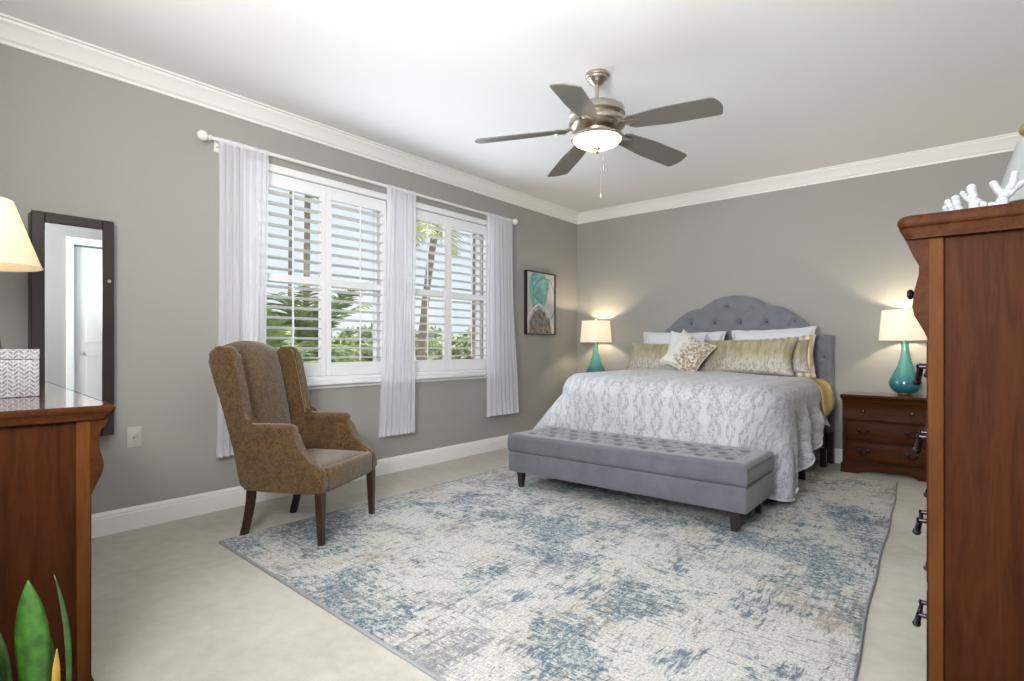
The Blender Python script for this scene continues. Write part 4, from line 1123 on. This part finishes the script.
# ------------------------------------------------------------------ coral on the chest
def coral():
    t = empty('coral', (3.93, 2.08, 1.4595), 0, 'white branching coral ornament lying on the tall chest', 'ornament')
    b = B(); ox, oy, oz = 3.93, 2.08, 1.4565
    def br(pts, r0, r1):
        pts = [Vector((p[0] - ox, p[1] - oy, p[2] - oz)) for p in pts]
        out = []; N = 6 * (len(pts) - 1)
        for i in range(N + 1):
            q = i / N * (len(pts) - 1); k = min(int(q), len(pts) - 2); f = q - k
            p = pts[k].lerp(pts[k + 1], f) + Vector([0.0015 * noise.noise(Vector((q * 3, c * 5, pts[0].x * 40))) for c in range(3)])
            out.append(p)
        r0 *= 0.93; r1 *= 0.93
        rad = [(r0 + (r1 - r0) * i / N) * (1 + 0.10 * math.sin(i * 1.7)) for i in range(N + 1)]
        d = (out[-1] - out[-2]).normalized()
        out += [out[-1] + d * r1 * 0.5, out[-1] + d * r1 * 0.85, out[-1] + d * r1 * 0.95]; rad += [r1 * 0.85, r1 * 0.45, 0.0005]
        b.tube(out, rad, 12)
    z = 1.472
    br([(3.845, 2.07, z), (3.90, 2.08, z + 0.005), (3.955, 2.08, z + 0.003), (4.02, 2.09, z + 0.003)], 0.014, 0.015)
    br([(3.86, 2.07, z), (3.850, 2.06, 1.50), (3.845, 2.06, 1.523)], 0.012, 0.010)
    br([(3.875, 2.075, z), (3.867, 2.06, 1.505), (3.862, 2.055, 1.530)], 0.012, 0.011)
    br([(3.855, 2.08, z), (3.838, 2.05, 1.505)], 0.010, 0.008)
    br([(3.91, 2.08, z), (3.902, 2.08, 1.515), (3.897, 2.08, 1.560)], 0.016, 0.012)
    br([(3.903, 2.08, 1.515), (3.885, 2.075, 1.535), (3.878, 2.07, 1.545)], 0.011, 0.008)
    br([(3.905, 2.08, 1.52), (3.93, 2.085, 1.50), (3.955, 2.085, 1.50), (3.968, 2.085, 1.52)], 0.012, 0.012)
    br([(3.97, 2.085, z), (3.966, 2.085, 1.525), (3.945, 2.08, 1.563)], 0.014, 0.010)
    br([(3.968, 2.085, 1.520), (3.985, 2.08, 1.55), (3.990, 2.08, 1.582)], 0.013, 0.010)
    br([(3.975, 2.08, 1.525), (4.005, 2.085, 1.555), (4.04, 2.09, 1.568)], 0.011, 0.008)
    br([(4.0, 2.09, z), (4.04, 2.10, 1.515), (4.06, 2.11, 1.54)], 0.013, 0.009)
    br([(3.93, 2.08, z), (3.92, 2.13, z), (3.90, 2.18, 1.50)], 0.012, 0.009)
    br([(3.98, 2.08, z), (3.99, 2.14, z), (4.0, 2.19, 1.51)], 0.013, 0.009)
    b.build('branches', M['coral'], t, angle=180)
coral()

# ------------------------------------------------------------------ snake plant
def snake_plant():
    px, py = 2.20, 0.23
    t = empty('potted_snake_plant', (px, py, 0), 0, 'potted plant with upright green sword-shaped leaves at the bottom left', 'plant')
    B().lathe([(0.0, 0), (0.085, 0), (0.112, 0.20), (0.122, 0.20), (0.124, 0.235), (0.110, 0.235), (0.108, 0.21), (0.0, 0.21)], n=36).build('pot', M['pot'], t)
    B().lathe([(0.0, 0.205), (0.107, 0.206), (0.09, 0.222), (0.0, 0.226)], n=30).build('soil', M['soil'], t)
    def leaf(x, y, h, w, face, lean, lx, mat, cup=0.25, bend=0.0, ex=1.6):
        b = B(); rows = []; n = 22
        for i in range(n + 1):
            s = i / n; z = 0.215 + h * s
            ww = w * (0.62 + 0.38 * math.sin(PI * min(1, s * 1.35) * 0.5)) * (1 - max(0, (s - 0.55) / 0.45) ** 2.2)
            ww = max(ww, 0.0006)
            off = lean * s ** ex + bend * math.sin(PI * s); row = []
            for j in range(9):
                q = -1 + j / 4
                lxy = Vector((math.cos(face), math.sin(face))) * q * ww + Vector((-math.sin(face), math.cos(face))) * (cup * ww * (q * q - 0.5))
                row.append((x - px + lxy.x + off * math.cos(lx), y - py + lxy.y + off * math.sin(lx), z))
            rows.append(row)
        b.grid(rows); b.build('leaf', mat, t, angle=180, mods=[('SOLIDIFY', {'thickness': 0.003, 'offset': 0})])
    A = math.radians(40)
    leaf(2.224, 0.270, 0.345, 0.037, A + 0.15, -0.012, A, M['snake'])
    leaf(2.284, 0.320, 0.358, 0.0058, A + 0.5, -0.030, A, M['snake_dark'], 0.10, 0.006, 3.5)
    leaf(2.180, 0.225, 0.275, 0.030, A - 0.1, -0.04, A, M['snake_dark'])
    leaf(2.263, 0.303, 0.185, 0.008, A + 0.6, 0.003, A, M['snake_tip'])
    leaf(2.19, 0.285, 0.235, 0.030, A + 0.7, 0.0, A, M['snake_dark'])
    leaf(2.225, 0.20, 0.205, 0.030, A - 0.6, -0.02, A, M['snake_dark'])
    leaf(2.17, 0.17, 0.225, 0.028, A + 0.2, -0.05, A, M['snake'])
snake_plant()

# ------------------------------------------------------------------ ceiling fan
def fan():
    cx, cy = CAM_X - 0.5197 * 3.42, 0.8685 * 3.42
    t = empty('ceiling_fan', (cx, cy, H), 0, 'brushed nickel ceiling fan with five grey blades and a lit glass bowl', 'ceiling fan')
    z = lambda v: v - H
    ni = M['nickel']
    B().lathe([(0.0, 0), (0.072, 0), (0.075, -0.012), (0.073, -0.020), (0.066, -0.024), (0.064, -0.036), (0.050, -0.046), (0.045, -0.058), (0.026, -0.068), (0.020, -0.074), (0, -0.074)], n=40).build('canopy', ni, t)
    b = B(); b.tube([(0, 0, -0.07), (0, 0, z(2.60))], 0.0125, 16); b.build('downrod', ni, t)
    B().lathe([(0.0, z(2.620)), (0.026, z(2.620)), (0.03, z(2.608)), (0.08, z(2.604)), (0.135, z(2.594)), (0.165, z(2.578)), (0.172, z(2.562)), (0.172, z(2.536)), (0.164, z(2.530)), (0.158, z(2.522)),
               (0.168, z(2.510)), (0.177, z(2.492)), (0.175, z(2.475)), (0.160, z(2.458)), (0.130, z(2.446)), (0.10, z(2.440)), (0.095, z(2.42)), (0.0, z(2.42))], n=48).build('motor_housing', ni, t)
    B().lathe([(0.0, z(2.425)), (0.095, z(2.424)), (0.115, z(2.418)), (0.150, z(2.412)), (0.163, z(2.404)), (0.164, z(2.396)), (0.156, z(2.391)), (0.0, z(2.391))], n=48).build('light_fitter', ni, t)
    bl = B(); bl.lathe([(0.148, z(2.391)), (0.146, z(2.385)), (0.134, z(2.372)), (0.108, z(2.357)), (0.072, z(2.346)), (0.035, z(2.340)), (0.0, z(2.338))], n=48, cap=False)
    bl.build('glass_bowl', M['bowl'], t, angle=180)
    B().lathe([(0.0, z(2.344)), (0.030, z(2.341)), (0.028, z(2.333)), (0.012, z(2.327)), (0.008, z(2.316)), (0.011, z(2.310)), (0.006, z(2.302)), (0, z(2.300))], n=20).build('bowl_finial', ni, t)
    c = B(); c.tube([(0.10, -0.12, z(2.40)), (0.10, -0.125, z(2.02))], 0.0008, 6); c.tube([(0.10, -0.125, z(2.03)), (0.10, -0.125, z(2.022)), (0.10, -0.125, z(1.995)), (0.10, -0.125, z(1.985))], [0.002, 0.005, 0.006, 0.002], 10)
    c.build('pull_chain', M['nickel'], t)
    c = B(); c.tube([(0.11, -0.118, z(2.40)), (0.115, -0.12, z(2.19))], 0.0008, 6); c.tube([(0.115, -0.12, z(2.20)), (0.115, -0.12, z(2.19)), (0.115, -0.12, z(2.165)), (0.115, -0.12, z(2.15))], [0.002, 0.005, 0.006, 0.002], 10)
    c.build('pull_chain', ni, t)
    for k in range(5):
        a = math.radians(0.5 + 72 * k)
        R = Matrix.Rotation(a, 4, 'Z')
        # blade iron
        ir = B()
        ir.tube([(0.10, 0, z(2.475)), (0.16, 0, z(2.462)), (0.21, 0, z(2.448))], [0.014, 0.012, 0.010], 8)
        ir.box(0.19, -0.028, z(2.438), 0.275, 0.028, z(2.443), 0.002, 1)
        ir.tube([(0.16, 0, z(2.46)), (0.20, -0.024, z(2.446)), (0.262, -0.034, z(2.440))], 0.006, 8); ir.tube([(0.16, 0, z(2.46)), (0.20, 0.024, z(2.446)), (0.262, 0.034, z(2.440))], 0.006, 8)
        for v in ir.bm.verts: v.co = R @ v.co
        ir.build('blade_iron', ni, t)
        bd = B(); n = 28; top, bot = [], []
        pitch = math.radians(12)
        for i in range(n + 1):
            s = i / n; s = 1 - (1 - s) ** 1.6; r = 0.205 + 0.545 * s
            w = 0.062 + 0.022 * smooth01(s / 0.5)
            if s > 0.955: w -= 0.024 * (1 - math.sqrt(max(0.0, 1 - ((s - 0.955) / 0.045) ** 2)))
            if s < 0.05: w *= 0.7 + 6 * s
            zz = z(2.446) - 0.050 * s
            rt_, rb_ = [], []
            for j in range(7):
                q = -1 + j / 3
                rr = r + (0.016 * (1 - q * q) * (s - 0.9) * 10 if s > 0.9 else 0)
                rt_.append((rr, q * w * math.cos(pitch), zz + 0.003 - q * w * math.sin(pitch)))
                rb_.append((rr, q * w * math.cos(pitch), zz - 0.003 - q * w * math.sin(pitch)))
            top.append(rt_); bot.append(rb_)
        bd.grid(top); bd.grid(bot)
        per = lambda g: [r[0] for r in g] + g[-1][1:] + [r[-1] for r in g[::-1]][1:] + g[0][::-1][1:-1]
        bd.grid([per(top), per(bot)], close_v=True)
        bmesh.ops.remove_doubles(bd.bm, verts=bd.bm.verts, dist=1e-5)
        for v in bd.bm.verts: v.co = R @ v.co
        bd.build('blade', M['blade'], t, angle=40)
    l = add_light('fan_light', 'POINT', (0, 0, z(2.370)), 48, (1.0, 0.84, 0.62), radius=0.02); l.parent = t
fan()

# ------------------------------------------------------------------ outside
struct('ground_lawn', B().box(-60, -30, -0.55, -T - 0.02, 80, -0.35), M['lawn'], smooth=False)
struct('ground_path', B().prism([(-14.0, -10), (-9.0, -10), (-11.0, 60), (-17.0, 60)], 'z', -0.349, -0.33), M['sand'], smooth=False)
GZ = -0.35

def frond(b, base, az, el, L, droop, width, nleaf=46):
    base = Vector(base); pts = []
    d = Vector((math.cos(az) * math.cos(el), math.sin(az) * math.cos(el), math.sin(el)))
    p = base.copy(); n = 14
    for i in range(n + 1):
        pts.append(p.copy()); p = p + d * (L / n); d = (d + Vector((0, 0, -droop / n))).normalized()
    b.tube(pts, [0.014 * L * (1 - 0.8 * i / n) for i in range(n + 1)], 5)
    for k in range(nleaf):
        s = 0.12 + 0.88 * k / nleaf; q = s * n; i = min(int(q), n - 1); p = pts[i].lerp(pts[i + 1], q - i)
        dd = (pts[i + 1] - pts[i]).normalized(); side = dd.cross(Vector((0, 0, 1))).normalized()
        ln = width * math.sin(PI * (0.12 + 0.8 * s)) + 0.05
        for sg in (-1, 1):
            tip = p + side * sg * ln * 0.8 + dd * ln * 0.55 + Vector((0, 0, -0.25 * ln + random.uniform(-.04, .1)))
            mid = (p + tip) / 2 + Vector((0, 0, 0.06 * ln)); wv = dd * 0.008 * (1 + L * 0.4)
            v = [b.bm.verts.new(x) for x in (p - wv, mid - wv * 1.3, tip, mid + wv * 1.3, p + wv)]
            b.bm.faces.new(v)

def palm(loc, h, r, nf, L, label, bend=0.3, mat='palm', trunk=True, el0=0.2, el1=1.2, leaf_w=0.45):
    t = empty('palm_tree', (loc[0], loc[1], GZ), 0, label, 'palm tree')
    pts = [(bend * (s ** 2), 0.2 * bend * s, h * s) for s in [i / 12 for i in range(13)]]
    b = B(); rad = [r * (1.15 - 0.3 * i / 12 + (0.08 if i % 2 else -0.05)) for i in range(13)]
    b.tube(pts, rad, 12); b.build('trunk', M['trunk'], t)
    f = B()
    for k in range(nf):
        az = 2 * PI * k / nf + random.uniform(-.2, .2)
        frond(f, pts[-1], az, random.uniform(el0, el1), L * random.uniform(0.8, 1.1), random.uniform(1.2, 2.0), leaf_w)
    f.build('fronds', M[mat], t, smooth=False)

def at(u, X, y_off=0):
    k = (u - 512) / FPX; dx = -math.sin(YAW) + k * math.cos(YAW); dy = math.cos(YAW) + k * math.sin(YAW)
    tt = (X - CAM_X) / dx; return (X, dy * tt)
palm(at(296, -5.2), 1.05, 0.16, 34, 1.9, 'low bushy palm outside the window behind the wing chair', 0.1, leaf_w=0.40, el0=-0.15, el1=1.3)
palm(at(262, -4.0), 0.9, 0.14, 24, 1.6, 'low bushy palm outside, mostly behind the first curtain', 0.1, leaf_w=0.36, el0=0.0, el1=1.3)
palm(at(289, -9.5), 6.2, 0.045, 16, 1.9, 'tall slim palm trunk seen through the shutter nearest the mirror, left one of a pair', 0.1)
palm(at(306, -12.0), 7.6, 0.095, 16, 1.9, 'tall palm trunk seen through the shutter nearest the mirror, right one of a pair', 0.1)
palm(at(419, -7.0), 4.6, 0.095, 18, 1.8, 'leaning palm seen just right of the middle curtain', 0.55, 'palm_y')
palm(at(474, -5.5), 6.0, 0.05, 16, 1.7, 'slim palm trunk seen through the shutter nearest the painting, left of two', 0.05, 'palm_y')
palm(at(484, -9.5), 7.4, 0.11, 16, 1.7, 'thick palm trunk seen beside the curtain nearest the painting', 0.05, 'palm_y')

def bush(loc, rx, rz, label, mat, name='hedge_shrub', cat='shrub', group=None, n=420, sz=0.2):
    t = empty(name, (loc[0], loc[1], GZ), 0, label, cat, group)
    b = B()
    for k in range(n):
        a = random.uniform(0, 2 * PI); c = random.uniform(-0.2, 1); rr = math.sqrt(max(0, 1 - c * c)) * random.uniform(0.75, 1.05)
        p = Vector((rx * rr * math.cos(a), rx * rr * math.sin(a), rz * 0.35 + rz * 0.65 * c * random.uniform(0.8, 1.05)))
        d1 = Vector([random.gauss(0, 1) for _ in range(3)]).normalized() * sz; d2 = Vector([random.gauss(0, 1) for _ in range(3)]).normalized() * sz
        b.bm.faces.new([b.bm.verts.new(q) for q in (p - d1, p + d2 * .5, p + d1, p - d2 * .5)])
    b.build('foliage', M[mat], t, smooth=False)
    s = B(); s.tube([(0, 0, 0), (0, 0, rz * 0.7)], [rx * 0.12, rx * 0.06], 8); s.build('stem', M['trunk'], t)
HG = 'hedge shrubs across the path outside'
for k, u in enumerate((250, 290, 325, 357, 386, 412, 436, 458, 479, 498)):
    p = at(u, -20.0 + (k % 3) * 0.8)
    bush(p, 1.35, 1.75 + 0.3 * math.sin(k * 2.1), 'low green hedge shrub across the sandy path outside', 'shrub', group=HG, sz=0.22)
FG = 'distant trees outside the windows'
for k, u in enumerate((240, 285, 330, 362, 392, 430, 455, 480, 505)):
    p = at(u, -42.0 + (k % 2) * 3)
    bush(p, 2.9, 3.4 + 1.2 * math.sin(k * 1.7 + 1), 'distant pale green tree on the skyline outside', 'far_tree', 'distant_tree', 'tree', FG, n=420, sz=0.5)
